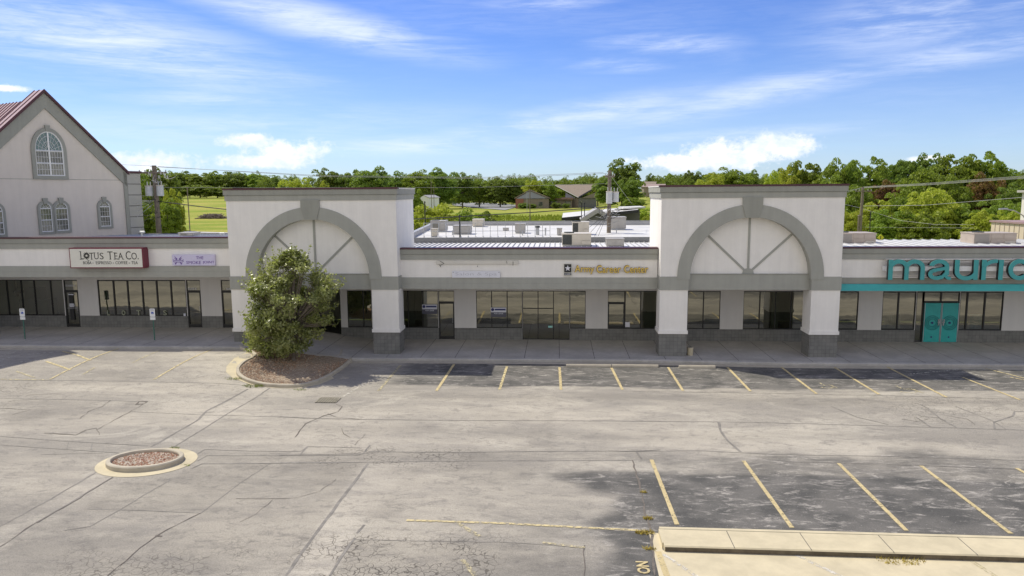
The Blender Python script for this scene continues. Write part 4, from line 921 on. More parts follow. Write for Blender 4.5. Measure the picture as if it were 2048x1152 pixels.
# ------------------------------------------------------------------ things seen through the glass
st = empty('staircase', (-32, 1.5, DZ), 'dark stair with metal railing seen through the leftmost shop window', 'staircase')
p0 = YP(-20, 640, 1.6); p1 = YP(44, 575, 1.6)
mb = MB()
for k in range(9):
    f = k/9; x = p0[0]+(p1[0]-p0[0])*f; z = DZ+.1+2.0*f; mb.box(x, x+.32, 1.3, 2.5, z, z+.16)
mb.build('steps', M_PINE, st)
mb = MB()
for k in range(14):
    f = k/13; x = p0[0]+(p1[0]-p0[0])*f; z = DZ+.2+2.0*f; mb.tube((x, 1.25, z), (x, 1.25, z+.85), .012 if k % 4 else .03, n=5)
mb.tube((p0[0], 1.25, DZ+1.05), (p1[0], 1.25, DZ+3.05), .03, n=5); mb.tube((p0[0], 1.25, DZ+.25), (p1[0], 1.25, DZ+2.25), .03, n=5); mb.build('railing', M_BLACK, st)
def part_panel(x0, x1, y0, y1, z0, z1, mat, label, cat, name, Y):
    a, b, c, d = rect(x0, y0, x1, y1, Y); return a, b
mb = MB().box(YP(40, 600, .7)[0], YP(97, 600, .7)[0], .6, 1.5, DZ, DZ+1.6).box(YP(50, 600, .7)[0], YP(80, 600, .7)[0], .7, 1.3, DZ+1.61, DZ+2.3)
tag(mb.build('display_stand', M_GREEND), 'dark green display stand inside the tea shop window', 'display')
bl = MB(); c = YP(208, 615, .8); bl_o = None
def ball(c, r, n=10):
    mb = MB(); vs = []; fs = []
    for i in range(n+1):
        for j in range(2*n): a = math.pi*i/n; b = math.pi*j/n; vs.append((c[0]+r*math.sin(a)*math.cos(b), c[1]+r*math.sin(a)*math.sin(b), c[2]+r*math.cos(a)))
    for i in range(n):
        for j in range(2*n): k = (j+1) % (2*n); fs.append((i*2*n+j, i*2*n+k, (i+1)*2*n+k, (i+1)*2*n+j))
    return mb.add(vs, fs)
o = ball((c[0], .75, c[2]-.05), .38).tube((c[0], .75, DZ), (c[0], .75, c[2]-.4), .04).build('lantern', M_AWN, smooth=True); tag(o, 'round yellow lantern on a stand inside the tea shop window', 'lantern')
for (xa, xb, Y, lb) in ((820, 828, 1.4, 'narrow pale partition inside window left of the narrow door'), (1288, 1312, 1.0, 'pale green blind panel inside the window by the right tower'), (1543, 1556, 1.8, 'narrow pale partition inside the window under the right arch')):
    a, b = YP(xa, 620, Y)[0], YP(xb, 620, Y)[0]
    mb = MB().box(a, b, Y, Y+.12, 0, 2.95).box(a-.03, a, Y-.02, Y+.14, 0, 3.0).box(b, b+.03, Y-.02, Y+.14, 0, 3.0); tag(mb.build('partition', M_PLASTER), lb, 'partition')
for k, (xa, xb, lb) in enumerate(((1770, 1800, 'clothes rack with light garments left of the teal doors'), (1940, 1965, 'clothes rack right of the teal doors'))):
    a, b = YP(xa, 620, 1.2)[0], YP(xb, 620, 1.2)[0]; ck = empty('clothes_rack', ((a+b)/2, 1.2, 0), lb, 'rack')
    MB().tube((a, 1.2, 0), (a, 1.2, 1.5), .02).tube((b, 1.2, 0), (b, 1.2, 1.5), .02).tube((a, 1.2, 1.5), (b, 1.2, 1.5), .02).build('rack_frame', M_GALV, ck)
    mb = MB()
    for i in range(7):
        x = a+(b-a)*(i+.5)/7; mb.prism([(x, 1.0, .5), (x, 1.4, .5), (x, 1.32, 1.42), (x, 1.08, 1.42)], (.05, 0, 0))
    mb.build('garments', [M_HVACP, M_TEAL][k], ck)

# ------------------------------------------------------------------ parking signs, bin, wheel stops, drain
def parking_sign(xb, yb, xt, yt, label):
    base = G(xb, yb, DZ); base[2] = DZ; Yb = base[1]; top = YP(xt, yt, Yb)
    base[0] = (base[0]+top[0])/2; s = empty('parking_sign', base, label, 'sign', 'wheelchair parking signs'); x = base[0]; zt = top[2]
    MB().box(x-.025, x+.025, Yb-.02, Yb+.02, DZ, zt-.02).build('post', M_GREENP, s)
    pl = MB().prism([(x+u, Yb-.035, zt+w) for u, w in ((-.15, -.03), (-.12, 0), (.12, 0), (.15, -.03), (.15, -.43), (.12, -.46), (-.12, -.46), (-.15, -.43))], (0, .012, 0)).build('plate', M_WPAINT, s)
    boxo('lower_plate', M_WPAINT, s, x-.15, x+.15, Yb-.035, Yb-.023, zt-.63, zt-.48)
    boxo('blue_panel', M_BLUE, pl, x-.07, x+.07, Yb-.039, Yb-.0355, zt-.31, zt-.18)
    mb = MB(); cx, cz = x, zt-.25; mb.tube((cx-.012, Yb-.0395, cz+.045), (cx-.012, Yb-.042, cz+.045), .012, n=8)
    mb.path([(cx-.012, Yb-.041, cz+.03), (cx-.012, Yb-.041, cz-.01), (cx+.02, Yb-.041, cz-.01), (cx+.035, Yb-.041, cz-.045)], .006, 4)
    mb.path([(cx-.01+.033*math.cos(a), Yb-.041, cz-.02+.033*math.sin(a)) for a in np.linspace(2.0, 5.9, 10)], .005, 4); mb.build('wheelchair_symbol', M_WPAINT, pl)
    for wd, z0, z1 in (('RESERVED', zt-.075, zt-.045), ('PARKING', zt-.125, zt-.095)):
        mb = MB(); text_mb(wd, mb, x-.095, x+.095, z0, z1, Yb-.0355, .002, 0); mb.build('sign_lettering', M_NAVY, pl)
parking_sign(50, 678, 44.5, 617, 'left wheelchair parking sign on thin post, before the stair window')
parking_sign(309.5, 680, 304.5, 617, 'right wheelchair parking sign on thin post, before the letter window')
c = G(1380, 710, 0); bn = empty('ash_bin', c, 'small round beige concrete ash bin beside the tower pier', 'bin')
MB().tube(c, c+np.array([0, 0, .40]), .15, .165, 16).build('bin_body', M_CREAM, bn); MB().tube(c+np.array([0, 0, .401]), c+np.array([0, 0, .43]), .165, .165, 16).build('rim', M_CONC, bn); MB().tube(c+np.array([0, 0, .4305]), c+np.array([0, 0, .436]), .12, .12, 14).build('sand_tray', M_DARK, bn)
def wheel_stop(xa, xb, y, label):
    a, b = L(xa, y), L(xb, y); a[1] = b[1] = (a[1]+b[1])/2; c = (a+b)/2; ln = (b[0]-a[0])/2; z = lotz(c[0], c[1]); w = empty('wheel_stop', (c[0], c[1], z), label, 'wheel stop', 'concrete wheel stops')
    pr = [(-.09, 0), (.09, 0), (.085, .07), (.05, .13), (-.05, .13), (-.085, .07)]
    MB().prism([(c[0]-ln, c[1]+u, z+v) for u, v in pr], (2*ln, 0, 0)).build('stop_body', M_CONC, w)
    mb = MB()
    for s in (-.6, .6): mb.tube((c[0]+s*ln, c[1], z+.13), (c[0]+s*ln, c[1], z+.15), .015, n=6)
    mb.build('anchor_pin', M_GALV, w)
wheel_stop(1132, 1222, 734, 'leftmost of the three wheel stops before the recruiting office'); wheel_stop(1224, 1316, 734.5, 'middle of the three wheel stops, left of the pier'); wheel_stop(1358, 1430, 736, 'rightmost of the three wheel stops, before the right tower')
g = L(656, 801); dr = empty('drain_grate', g, 'square iron storm drain grate in the asphalt below the tree island', 'drain')
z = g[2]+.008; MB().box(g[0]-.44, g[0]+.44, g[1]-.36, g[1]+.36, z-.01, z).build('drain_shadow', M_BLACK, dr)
mb = MB()
for i in range(9): mb.box(g[0]-.45+i*.108, g[0]-.40+i*.108, g[1]-.37, g[1]+.37, z+.001, z+.02)
for i in range(6): mb.box(g[0]-.45, g[0]+.464, g[1]-.37+i*.138, g[1]-.33+i*.138, z+.0215, z+.034)
mb.build('grate_bars', simple('iron', (.34, .31, .24), .8, .2, 8), dr)
for pts, w in (([(762, 752), (720, 773), (690, 792), (672, 800)], .12), ([(700, 776), (660, 796)], .05)): ribbon(MB(), [L(*p) for p in pts], w, .012, .02, .5).build('pale_streak', M_W3, lot)

# ------------------------------------------------------------------ tree island
def kerb_ring(name, outline, w, h, zf, parent=None, closed=True, mat=M_CONC, apron=0):
    """rounded kerb following outline (outer edge), inner side to the left of travel"""
    P = np.array([p[:2] for p in outline]); n = len(P); vs = []; prof = [(0, -.12), (0, h-.03), (.03, h), (w-.02, h), (w, h-.03), (w, -.05)]
    for i in range(n):
        d = P[(i+1) % n]-P[i-1] if closed else P[min(n-1, i+1)]-P[max(0, i-1)]; d = d/np.linalg.norm(d); s = np.array([-d[1], d[0]])
        zz = zf(P[i][0], P[i][1])
        for o, hh in prof: q = P[i]+s*o; vs.append((q[0], q[1], zz+hh))
    k = len(prof); rng_ = n if closed else n-1
    fs = [(i*k+j, i*k+j+1, ((i+1) % n)*k+j+1, ((i+1) % n)*k+j) for i in range(rng_) for j in range(k-1)]
    return MB().add(vs, fs).build(name, mat, parent, loc=None if parent else (P[:, 0].mean(), P[:, 1].mean(), 0), smooth=False)
def smooth_poly(P, n=70):
    P = np.array(P); m_ = len(P); out = []
    for i in range(m_):
        p0, p1, p2, p3 = P[i-1], P[i], P[(i+1) % m_], P[(i+2) % m_]
        for k in range(max(2, n//m_)):
            t = k/max(2, n//m_); out.append(.5*((2*p1)+(-p0+p2)*t+(2*p0-5*p1+4*p2-p3)*t*t+(-p0+3*p1-3*p2+p3)*t**3))
    return np.array(out)
ip = [(507, 707), (484, 722), (472, 735), (476, 748), (496, 759), (528, 766.5), (565, 769), (600, 768), (632, 761), (660, 749), (684, 734), (700, 721), (706, 711), (700, 703), (682, 698)]
isl = [L(x, y, .15)[:2] for x, y in ip]; isl += [np.array([-11.9, -4.9]), np.array([-14.5, -4.75]), np.array([-17.0, -4.9])]
isl = smooth_poly(isl, 90)
area = sum(isl[i][0]*isl[(i+1) % len(isl)][1]-isl[(i+1) % len(isl)][0]*isl[i][1] for i in range(len(isl)))
if area < 0: isl = isl[::-1]
ti = kerb_ring('tree_island_kerb', isl, .16, .15, lotz); tag(ti, kind='structure')
def inset(P, w):
    P = np.array(P); n = len(P); o = []
    for i in range(n): d = P[(i+1) % n]-P[i-1]; d /= np.linalg.norm(d); o.append(P[i]+np.array([-d[1], d[0]])*w)
    return np.array(o)
def fan(P, zf, c=None): 
    c = P.mean(0) if c is None else c; vs = [(c[0], c[1], zf(c[0], c[1], 1))]+[(p[0], p[1], zf(p[0], p[1], 0)) for p in P]
    return vs, [(0, 1+i, 1+(i+1) % len(P)) for i in range(len(P))]
def soil(name, c1, c2, c3):
    mt, t, b = new_mat(name); p = pos(t); v = t.nodes.new('ShaderNodeTexVoronoi'); v.inputs['Scale'].default_value = 16; t.links.new(p, v.inputs['Vector'])
    s = t.nodes.new('ShaderNodeSeparateColor'); t.links.new(v.outputs['Color'], s.inputs[0])
    c = mixc(t, s.outputs[0], c1, c2); c = mixc(t, maprange(t, s.outputs[1], .6, .9), c, c3); t.links.new(c, b.inputs['Base Color']); b.inputs['Roughness'].default_value = .95; bump(t, b, v.outputs['Distance'], .8, .03); return mt
inn = inset(isl, .15); vs, fs = fan(inn, lambda x, y, c: lotz(x, y)+.10+.10*c)
MB().add(vs, fs).build('gravel_bed', soil('lava_soil', (.22, .16, .11), (.31, .24, .17), (.40, .33, .25)), ti)
apr = [L(x, y) for x, y in [(505, 700), (470, 716), (454, 734), (452, 744), (466, 757), (500, 769), (545, 776), (600, 776), (640, 768), (672, 755), (672, 745), (600, 755), (520, 752), (490, 730)]]
apn = MB(); a_out = [L(x, y) for x, y in [(500, 702), (468, 717), (453, 733), (452, 744), (466, 757), (500, 769), (545, 776.5), (600, 777), (640, 769), (668, 757)]]
a_in = [L(x, y) for x, y in [(514, 705), (490, 722), (478, 735), (482, 746), (500, 755), (530, 761), (565, 763), (600, 762), (630, 756), (656, 746)]]
vs = [(p[0], p[1], lotz(p[0], p[1])+.008) for p in a_out]+[(p[0], p[1], lotz(p[0], p[1])+.012) for p in a_in]; n = len(a_out)
apn.add(vs, [(i, i+1, n+i+1, n+i) for i in range(n-1)]).build('concrete_apron', M_CREAM, ti)
def pebbles(name, P, zf, n, s0, s1, cols, parent, seed):
    r = np.random.default_rng(seed); P = np.array(P); mn, mx = P.min(0), P.max(0); q = r.uniform(mn, mx, (n*3, 2))
    inside = np.zeros(len(q), bool); j = len(P)-1
    for i in range(len(P)):
        c = ((P[i, 1] > q[:, 1]) != (P[j, 1] > q[:, 1])) & (q[:, 0] < (P[j, 0]-P[i, 0])*(q[:, 1]-P[i, 1])/(P[j, 1]-P[i, 1]+1e-12)+P[i, 0]); inside ^= c; j = i
    q = q[inside][:n]; oct_ = np.array([[1, 0, 0], [0, 1, 0], [-1, 0, 0], [0, -1, 0], [0, 0, .7], [0, 0, -.7]]); fs0 = [(0, 1, 4), (1, 2, 4), (2, 3, 4), (3, 0, 4)]
    V = []; Fc = []; mi = []; 
    for k, (x, y) in enumerate(q):
        a = r.uniform(0, 6.28); s = r.uniform(s0, s1); c, sn = math.cos(a), math.sin(a); e = r.uniform(.5, 1)
        for o in oct_[:5]: V.append((x+s*(c*o[0]-sn*o[1]*e), y+s*(sn*o[0]+c*o[1]*e), zf(x, y)+s*o[2]*r.uniform(.6, 1.1)+.005))
        Fc += [tuple(5*k+t for t in f) for f in fs0]; mi += [r.integers(0, len(cols))]*4
    mb = MB(); mb.v = V; mb.f = Fc; mb.mi = [int(t) for t in mi]; o = mb.build(name, cols, parent, None if parent else (0, 0, 0)); return o
M_P1 = simple('pebble_rust', (.32, .19, .11), .9, .3, 8); M_P2 = simple('pebble_brown', (.26, .20, .145), .9, .3, 8); M_P3 = simple('pebble_tan', (.50, .40, .29), .9, .2, 8); M_P4 = simple('pebble_white', (.62, .56, .46), .9, .15, 8); M_P5 = simple('pebble_red', (.36, .17, .105), .9, .25, 8)
cI = inn.mean(0)
def mound(x, y): return lotz(x, y)+.10+.10*max(0, 1-math.hypot(x-cI[0], (y-cI[1])*1.3)/3.0)
pb = pebbles('island_gravel', inset(inn, .06), mound, 9000, .022, .055, [M_P1, M_P2, M_P2, M_P3, M_P1], None, 3); tag(pb, 'reddish brown lava gravel under the leafy tree', 'gravel', None, 'stuff')

# weeds in the joints
def tuft(px_, py_, n, rad, h, label, mat=M_WEED):
    c = L(px_, py_); r = np.random.default_rng(int(px_*7+py_)); V = []
    for i in range(n):
        a = r.uniform(0, 6.28); d = rad*math.sqrt(r.random()); b = np.array([c[0]+d*math.cos(a)*1.6, c[1]+d*math.sin(a)*.7, c[2]]); w = r.uniform(.006, .014); t = b+np.array([r.normal(0, .05), r.normal(0, .05), h*r.uniform(.4, 1)]); s = np.array([math.cos(a*3), math.sin(a*3), 0])*w
        V += [b-s, b+s, t]
    o = mesh_obj('weed_tuft', quads_mesh('weed_tuft', np.array(V)-c, mat, k=3), loc=tuple(c)); tag(o, label, 'weeds'); return o
M_WG = simple('weed_green', (.22, .26, .04), .9, .25, 9)
tuft(466, 758, 130, .28, .10, 'yellow green weeds at the left tip of the tree island', M_WG); tuft(506, 773, 220, .30, .13, 'largest weed tuft in front of the tree island kerb', M_WG); tuft(600, 780, 70, .18, .08, 'small weed tuft in front of the island kerb, right one', M_WG)
tuft(716, 716, 160, .35, .10, 'brown weeds at the right tip of the tree island'); tuft(350, 896, 60, .14, .06, 'tiny green weeds behind the round planter', M_WG)
tuft(1290, 1066, 200, .16, .10, 'orange dry weeds at the corner of the concrete median'); tuft(1300, 1098, 90, .10, .07, 'orange dry weeds beside the median end'); tuft(1296, 1038, 120, .08, .10, 'dry weeds in the crack left of the first yellow line'); tuft(1287, 985, 80, .06, .07, 'dry weeds far up the crack in the sealed tarmac'); tuft(1800, 1121, 260, .36, .10, 'spreading brown weed patch at the foot of the median')
tuft(372, 931, 50, .1, .05, 'few yellow weeds at the right edge of planter apron', M_WG)

# ------------------------------------------------------------------ round planter
pcn = (L(290, 921, .15)+0); pcx = (L(218, 917, .15)[0]+L(363, 917, .15)[0])/2; pcy = (L(290, 897.5, .15)[1]+L(290, 938, .15)[1])/2
prx = (L(363, 917, .15)[0]-L(218, 917, .15)[0])/2; pry = (L(290, 897.5, .15)[1]-L(290, 938, .15)[1])/2
def ell(cx, cy, rx, ry, n=64, rot=0): return np.array([[cx+rx*math.cos(t)*math.cos(rot)-ry*math.sin(t)*math.sin(rot), cy+rx*math.cos(t)*math.sin(rot)+ry*math.sin(t)*math.cos(rot)] for t in np.linspace(0, 2*math.pi, n, False)])
lz = lambda x, y: lotz(x, y)
pk = kerb_ring('planter_kerb', ell(pcx, pcy, prx, pry, rot=.12), .15, .19, lz, mat=M_CONC); tag(pk, 'small round concrete planter ring of red gravel in the open lot', 'planter')
acx = (L(199, 925)[0]+L(394, 920)[0])/2; acy = (L(300, 896)[1]+L(290, 955.5)[1])/2; arx = (L(394, 920)[0]-L(199, 925)[0])/2; ary = (L(300, 896)[1]-L(290, 955.5)[1])/2
E1 = ell(acx, acy, arx, ary, rot=.10); E2 = ell(pcx, pcy, prx-.05, pry-.05, rot=.12)
vs = [(p[0], p[1], lotz(p[0], p[1])+.010) for p in E1]+[(p[0], p[1], lotz(p[0], p[1])+.035) for p in E2]; n = len(E1)
MB().add(vs, [(i, (i+1) % n, n+(i+1) % n, n+i) for i in range(n)]).build('concrete_apron', M_CREAM, pk)
E3 = ell(pcx, pcy, prx-.145, pry-.145, rot=.12); vs, fs = fan(E3, lambda x, y, c: lotz(x, y)+.08+.03*c)
MB().add(vs, fs).build('gravel_bed', soil('planter_soil', (.28, .13, .09), (.40, .26, .19), (.5, .44, .38)), pk)
pebbles('gravel', ell(pcx, pcy, prx-.19, pry-.19, rot=.12), lambda x, y: lotz(x, y)+.095, 3200, .02, .045, [M_P5, M_P3, M_P4, M_P5, M_P1, M_P4], pk, 5)['kind'] = 'stuff'

# ------------------------------------------------------------------ concrete median and pavement, bottom right
mdz = 0.0
mf0, mf1 = G(1318, 1052, mdz), G(2048, 1072, mdz); mn0, mn1 = G(1312, 1091, mdz), G(2048, 1113, mdz)
ext = lambda a, b, k: a+(b-a)*k
mf1 = ext(mf0, mf1, 1.8); mn1 = ext(mn0, mn1, 1.8); dirm = (mf1-mf0)/np.linalg.norm(mf1-mf0); perp = np.array([dirm[1], -dirm[0], 0])
Wd = abs(np.dot(mn0-mf0, perp)); Lm = np.linalg.norm(mf1-mf0)
def Mq(s, w, z): p = mf0+dirm*s+perp*w; return (p[0], p[1], z)
mb = MB(); mb.prism([Mq(0, 0, -.3), Mq(0, 0, -.03), Mq(0, .03, 0), Mq(0, .145, 0), Mq(0, .145, -.3)], dirm*Lm)
med = mb.build('median_kerb', M_CREAM, None, loc=(*mf0[:2], -.15)); med['kind'] = 'structure'
MB().prism([Mq(-.03, .15, -.3), Mq(-.03, .15, -.008), Mq(-.03, Wd-.17, -.004), Mq(-.03, Wd-.17, -.3)], dirm*Lm).build('median_slab', M_CREAM, med)
MB().prism([Mq(.0, Wd-.165, -.3), Mq(.0, Wd-.165, -.002), Mq(.0, Wd-.03, -.002), Mq(.0, Wd, -.03), Mq(.0, Wd, -.3)], dirm*Lm).build('near_kerb', M_CREAM, med)
MB().prism([Mq(.02, Wd+.001, -.145), Mq(.02, Wd+.001, -.035), Mq(.02, Wd+.004, -.035), Mq(.02, Wd+.004, -.145)], dirm*(Lm-.04)).build('stained_shaded_face', simple('stained_shaded_concrete', (.13, .105, .07), .95, .35, 3), med)  # dirt stain and the shade on this face share one dark colour
MB().prism([Mq(.1, .143, -.02), Mq(.1, .151, -.02), Mq(.1, .151, -.0035), Mq(.1, .143, -.0035)], dirm*(Lm-.2)).build('joint', M_JOINT, med)
for zx0, zx1 in ((545, 580), (918, 968), (1317, 1390), (1720, 1815), (2125, 2235), (2500, 2640)):
    a = G(1240+zx0*.3945, 1060+zx0*.010, 0); s = np.dot(a-mf0, dirm)
    MB().prism([Mq(s-.008, .15, -.0045), Mq(s+.008, .15, -.0045), Mq(s+.008, Wd-.01, .001), Mq(s-.008, Wd-.01, .001)], (0, 0, -.01)).build('joint', M_JOINT, med)
pz = -.145
v0 = G(1296, 1066, pz+.0); apron = [G(1300, 1062, pz), G(1318, 1056, pz)]
mb = MB(); k0 = Mq(-.03, Wd-.05, pz); k1 = Mq(Lm, Wd-.05, pz)
left = [G(1297, 1064, pz), G(1304, 1090, pz), G(1309, 1113, pz), G(1318, 1152, pz), G(1332, 1230, pz), G(1345, 1300, pz)]
poly = [Mq(-.03, .1, pz)]+[tuple(p) for p in left]+[(left[-1][0], -45, pz), (k1[0], -45, pz), k1, k0]
mb.add([tuple(p[:2])+(pz,) for p in poly], [tuple(range(len(poly)))])
cs = mb.build('concrete_pavement', M_CREAM); cs['kind'] = 'structure'
zc = lambda x, y: pz
def cline(pts, w, mt, dz): ribbon(MB(), [G(x, y, pz) for x, y in pts], w, dz, 0, .1, zc).build('painted_line', mt, cs)
cline([(1316, 1103), (1334, 1152), (1350, 1200)], .14, M_Y1, .004); cline([(1327, 1109), (1392, 1152), (1450, 1190)], .10, M_W3, .005); cline([(1592, 1110), (1680, 1152), (1740, 1180)], .12, M_W3, .0045); cline([(1940, 1120), (2010, 1165)], .12, M_Y3, .0055)

# ------------------------------------------------------------------ foreground tree
def leaves(centres, normals, size, r, elong=1.5):
    n = len(centres); a = r.normal(size=(n, 3)); nn = normals+r.normal(size=(n, 3))*.75; nn /= np.linalg.norm(nn, axis=1)[:, None]
    u = np.cross(nn, a); u /= np.linalg.norm(u, axis=1)[:, None]+1e-9; v = np.cross(nn, u); s = size*r.uniform(.65, 1.25, (n, 1))
    return np.stack([centres-u*s*.5*elong, centres-v*s*.42+nn*s*.1, centres+u*s*.5*elong, centres+v*s*.42+nn*s*.1], 1).reshape(-1, 3)
base = L(587, 722, .15); tY = base[1]; tz = mound(base[0], tY)
tr = empty('leafy_tree', (base[0], tY, tz), 'dense leafy ornamental tree growing from the gravel island', 'tree')
def tp(x, y, dy=0): p = YP(x, y, tY+dy); return p
r = np.random.default_rng(21)
prof = [(505, 576, 584), (520, 556, 604), (534, 520, 630), (560, 500, 660), (580, 496, 672), (600, 506, 670), (620, 498, 664), (640, 494, 662), (660, 494, 648), (680, 496, 640), (695, 500, 618), (708, 515, 592)]
ya = np.array([p[0] for p in prof]); la = np.array([p[1] for p in prof]); ra = np.array([p[2] for p in prof]); mid_ = (la+ra)/2; la = mid_+(la-mid_)*.90; ra = mid_+(ra-mid_)*.90
mb = MB(); tb = np.array([base[0], tY, tz]); fork = tb+np.array([.0, .05, 1.3]); mb.tube(tb-np.array([0, 0, .1]), tb+np.array([.02, 0, .15]), .13, .10, 10); mb.tube(tb+np.array([.02, 0, .15]), fork, .10, .075, 10); mb.build('trunk', M_WOOD, tr, smooth=True)
limbs = MB(); tips = []
for i in range(290):
    y = r.uniform(508, 704); lx, rx = np.interp(y, ya, la), np.interp(y, ya, ra); cx = (lx+rx)/2; hw = (rx-lx)/2
    rad = math.sqrt(r.uniform(.12, 1)); a = r.uniform(0, 6.283)
    c = tp(cx+hw*rad*math.cos(a), y); c[1] += hw/42*rad*math.sin(a)*.95; tips.append((c, rad))
spk = [(519, 512), (546, 508), (534, 516), (582, 499), (587, 506), (618, 502), (600, 510), (497, 545), (488, 560), (484, 572), (486, 628), (490, 688), (494, 700), (686, 566), (678, 562), (662, 560), (670, 585), (672, 612), (650, 640), (662, 642), (672, 648), (560, 512), (668, 572), (655, 556)]
for x, y in spk: tips.append((tp(x, y, r.uniform(-.3, .3)), 1.15))
for i in range(58):
    y = r.uniform(508, 700); lx, rx = np.interp(y, ya, la), np.interp(y, ya, ra); sd = r.choice([-1, 1]); cx = (lx+rx)/2+sd*((rx-lx)/2+r.uniform(1, 7)); tips.append((tp(cx, y-2, r.uniform(-.5, .5)), 1.15))
CC = []; NN = []; ctr = tp(577, 620)
voids = [tp(r.uniform(500, 665), r.uniform(520, 690), r.uniform(-1.6, .4)) for _ in range(34)]
tips = [(c, q) for c, q in tips if q > 1.1 or min(np.linalg.norm((c-v)*np.array([1, .7, 1])) for v in voids) > .50]
for c, rad in tips:
    base_t = fork*.0+np.array([tb[0], tY, tz+.5])*.35+ctr*.65; st = base_t+(c-base_t)*.35
    mid = (st+c)/2+np.array([0, 0, -.12])
    if rad > .3: limbs.tube(fork+(st-fork)*.7, mid, .026, .014, 5); limbs.tube(mid, c, .014, .006, 4)
    big = rad > 1.1
    nl = 26 if big else int(r.integers(80, 170))
    d = (c-ctr); d /= np.linalg.norm(d)+1e-6
    if big:
        t = r.uniform(-.5, .22, (nl, 1)); P = c+d*t*np.array([.8, .8, .7])+np.array([0, 0, 1])*np.maximum(t, -.1)*.8+r.normal(size=(nl, 3))*.045
    else:
        P = c+r.normal(size=(nl, 3))*np.array([.155, .155, .13])
    CC.append(P); NN.append(np.tile(d*.8+np.array([0, 0, .5]), (nl, 1)))
for a in range(7): limbs.tube(fork, ctr+(tips[a*9][0]-ctr)*.4, .06, .03, 6)
limbs.build('branches', M_WOOD, tr)
CC = np.concatenate(CC); NN = np.concatenate(NN)
mesh_obj('foliage', quads_mesh('foliage', leaves(CC, NN, .106, r, 1.5)-np.array(tr.location), L_PEAR), tr)

# ------------------------------------------------------------------ rooftop equipment of the strip
def rtu(x0, x1, yt, yb, zroof, label, mat=M_HVAC, depth=1.3, style=0, yaw=0, name='rooftop_unit', group='rooftop air units'):
    c = G((x0+x1)/2, yb, zroof); Y = c[1]; a, b = float(YP(x0, yb, Y)[0]), float(YP(x1, yb, Y)[0]); zt = float(YP((x0+x1)/2, yt, Y)[2]); w = b-a; h = zt-zroof
    o = empty(name, ((a+b)/2, Y, zroof), label, 'air conditioner', group)
    MB().box(a+.04, b-.04, Y+.05, Y+depth-.05, zroof, zroof+.12*min(1, h)).build('curb', M_GALV, o)
    z0 = zroof+.125*min(1, h); z1 = zt-.05
    MB().box(a, b, Y, Y+depth, z0, z1).box(a-.03, b+.03, Y-.03, Y+depth+.03, z1+.001, zt).build('cabinet', mat, o)
    def P(nm, m2, u0, u1, v0, v1, d=.012): return boxo(nm, m2, o, a+w*u0, a+w*u1, Y-d, Y-.001, z0+(z1-z0)*v0, z0+(z1-z0)*v1)
    if style == 0:
        P('coil', M_COIL, .02, .34, .04, .96); P('access_panel', M_HVACP, .37, .66, .50, .96); P('access_panel', M_HVACP, .37, .66, .05, .47); P('access_panel', M_HVACP, .69, .98, .45, .96)
        q = P('intake_hood', M_HVACP, .69, .98, .05, .38, .10)
    elif style == 1:
        P('coil', simple('panel_dark', (.30, .27, .24), .6, .05, 2) if 'panel_dark' not in MATS else MATS['panel_dark'], .02, .36, .04, .96); P('access_panel', mat, .40, .66, .05, .46, .03); P('access_panel', mat, .40, .66, .52, .96, .02); P('access_panel', mat, .70, .98, .5, .96, .03); P('access_panel', M_HVACP, .72, .96, .06, .25, .05)  # coil panel in a darker tone than the cabinet
    elif style == 2:
        P('grille', M_HVAC if mat is not M_HVAC else M_GALV, .12, .62, .15, .85, -.0+.02)
        q = P('louvre', simple('louvre_dark', (.22, .21, .18), .7, .1, 3) if 'louvre_dark' not in MATS else MATS['louvre_dark'], .16, .58, .2, .8, .03)
        P('access_panel', mat, .68, .96, .1, .9, .02)
    elif style == 3: P('access_panel', mat, .06, .47, .08, .92, .02); P('access_panel', mat, .53, .94, .08, .92, .02)
    if w > 1 and style != 3:
        mb = MB(); cx, cy = a+w*.25, Y+depth*.5; mb.tube((cx, cy, zt+.001), (cx, cy, zt+.06), min(.32, depth*.35), n=16); mb.build('fan_guard', M_COIL, o)
    return o
ZR = 5.22
rtu(1124, 1182, 467, 493.5, ZR, 'large beige rooftop unit with dark coil on the middle shop roof', M_HVACP, 1.5, 0)
rtu(1213, 1248, 477, 494, ZR, 'low plain grey box on the middle shop roof, by the pole', M_HVAC, 1.0, 3)
rtu(1676, 1751, 466, 490, ZR, 'beige rooftop unit beside the right tower', M_HVACT, 1.6, 1)
rtu(1947, 2032, 466, 490.5, ZR, 'tan rooftop unit with open hood on the right shop roof', M_HVACT, 1.5, 1)
rtu(357, 386, 465, 471.5, 5.9, 'low rooftop unit with dark vents on the tea shop roof', M_HVAC, 1.0, 2)

# ------------------------------------------------------------------ flat roofed building behind the middle shops
zb = 5.42
eL = YP(826, 476, 7.3)[0]; front = 7.3
bk = empty('flat_roof_building', (4, front, 0), 'long white flat roofed building with roof rail behind the middle shops', 'building')
zbk = float(G(1000, 475.5, 0)[2]); zf_ = float(YP(1000, 475.5, front)[2])
yb_ = float(G(1000, 451, zf_)[1]); zp = float(YP(1000, 443.5, yb_)[2])
xr = 15.2
xbl = float(YP(872, 447, yb_)[0])
MB().prism([(eL, front, zf_), (xr, front, zf_), (xr, yb_, zf_), (xbl, yb_, zf_)], (0, 0, -.12)).build('roof', M_MEMB, bk)
MB().box(eL, xr, front-.12, front-.001, 0, zf_+.03).build('front_parapet', M_MEMBG, bk)
MB().prism([(xbl-.3, yb_+.002, 0), (xr, yb_+.002, 0), (xr, yb_+.002, zp), (xbl-.3, yb_+.002, zp)], (0, .3, 0)).build('rear_parapet', M_RIBS, bk)
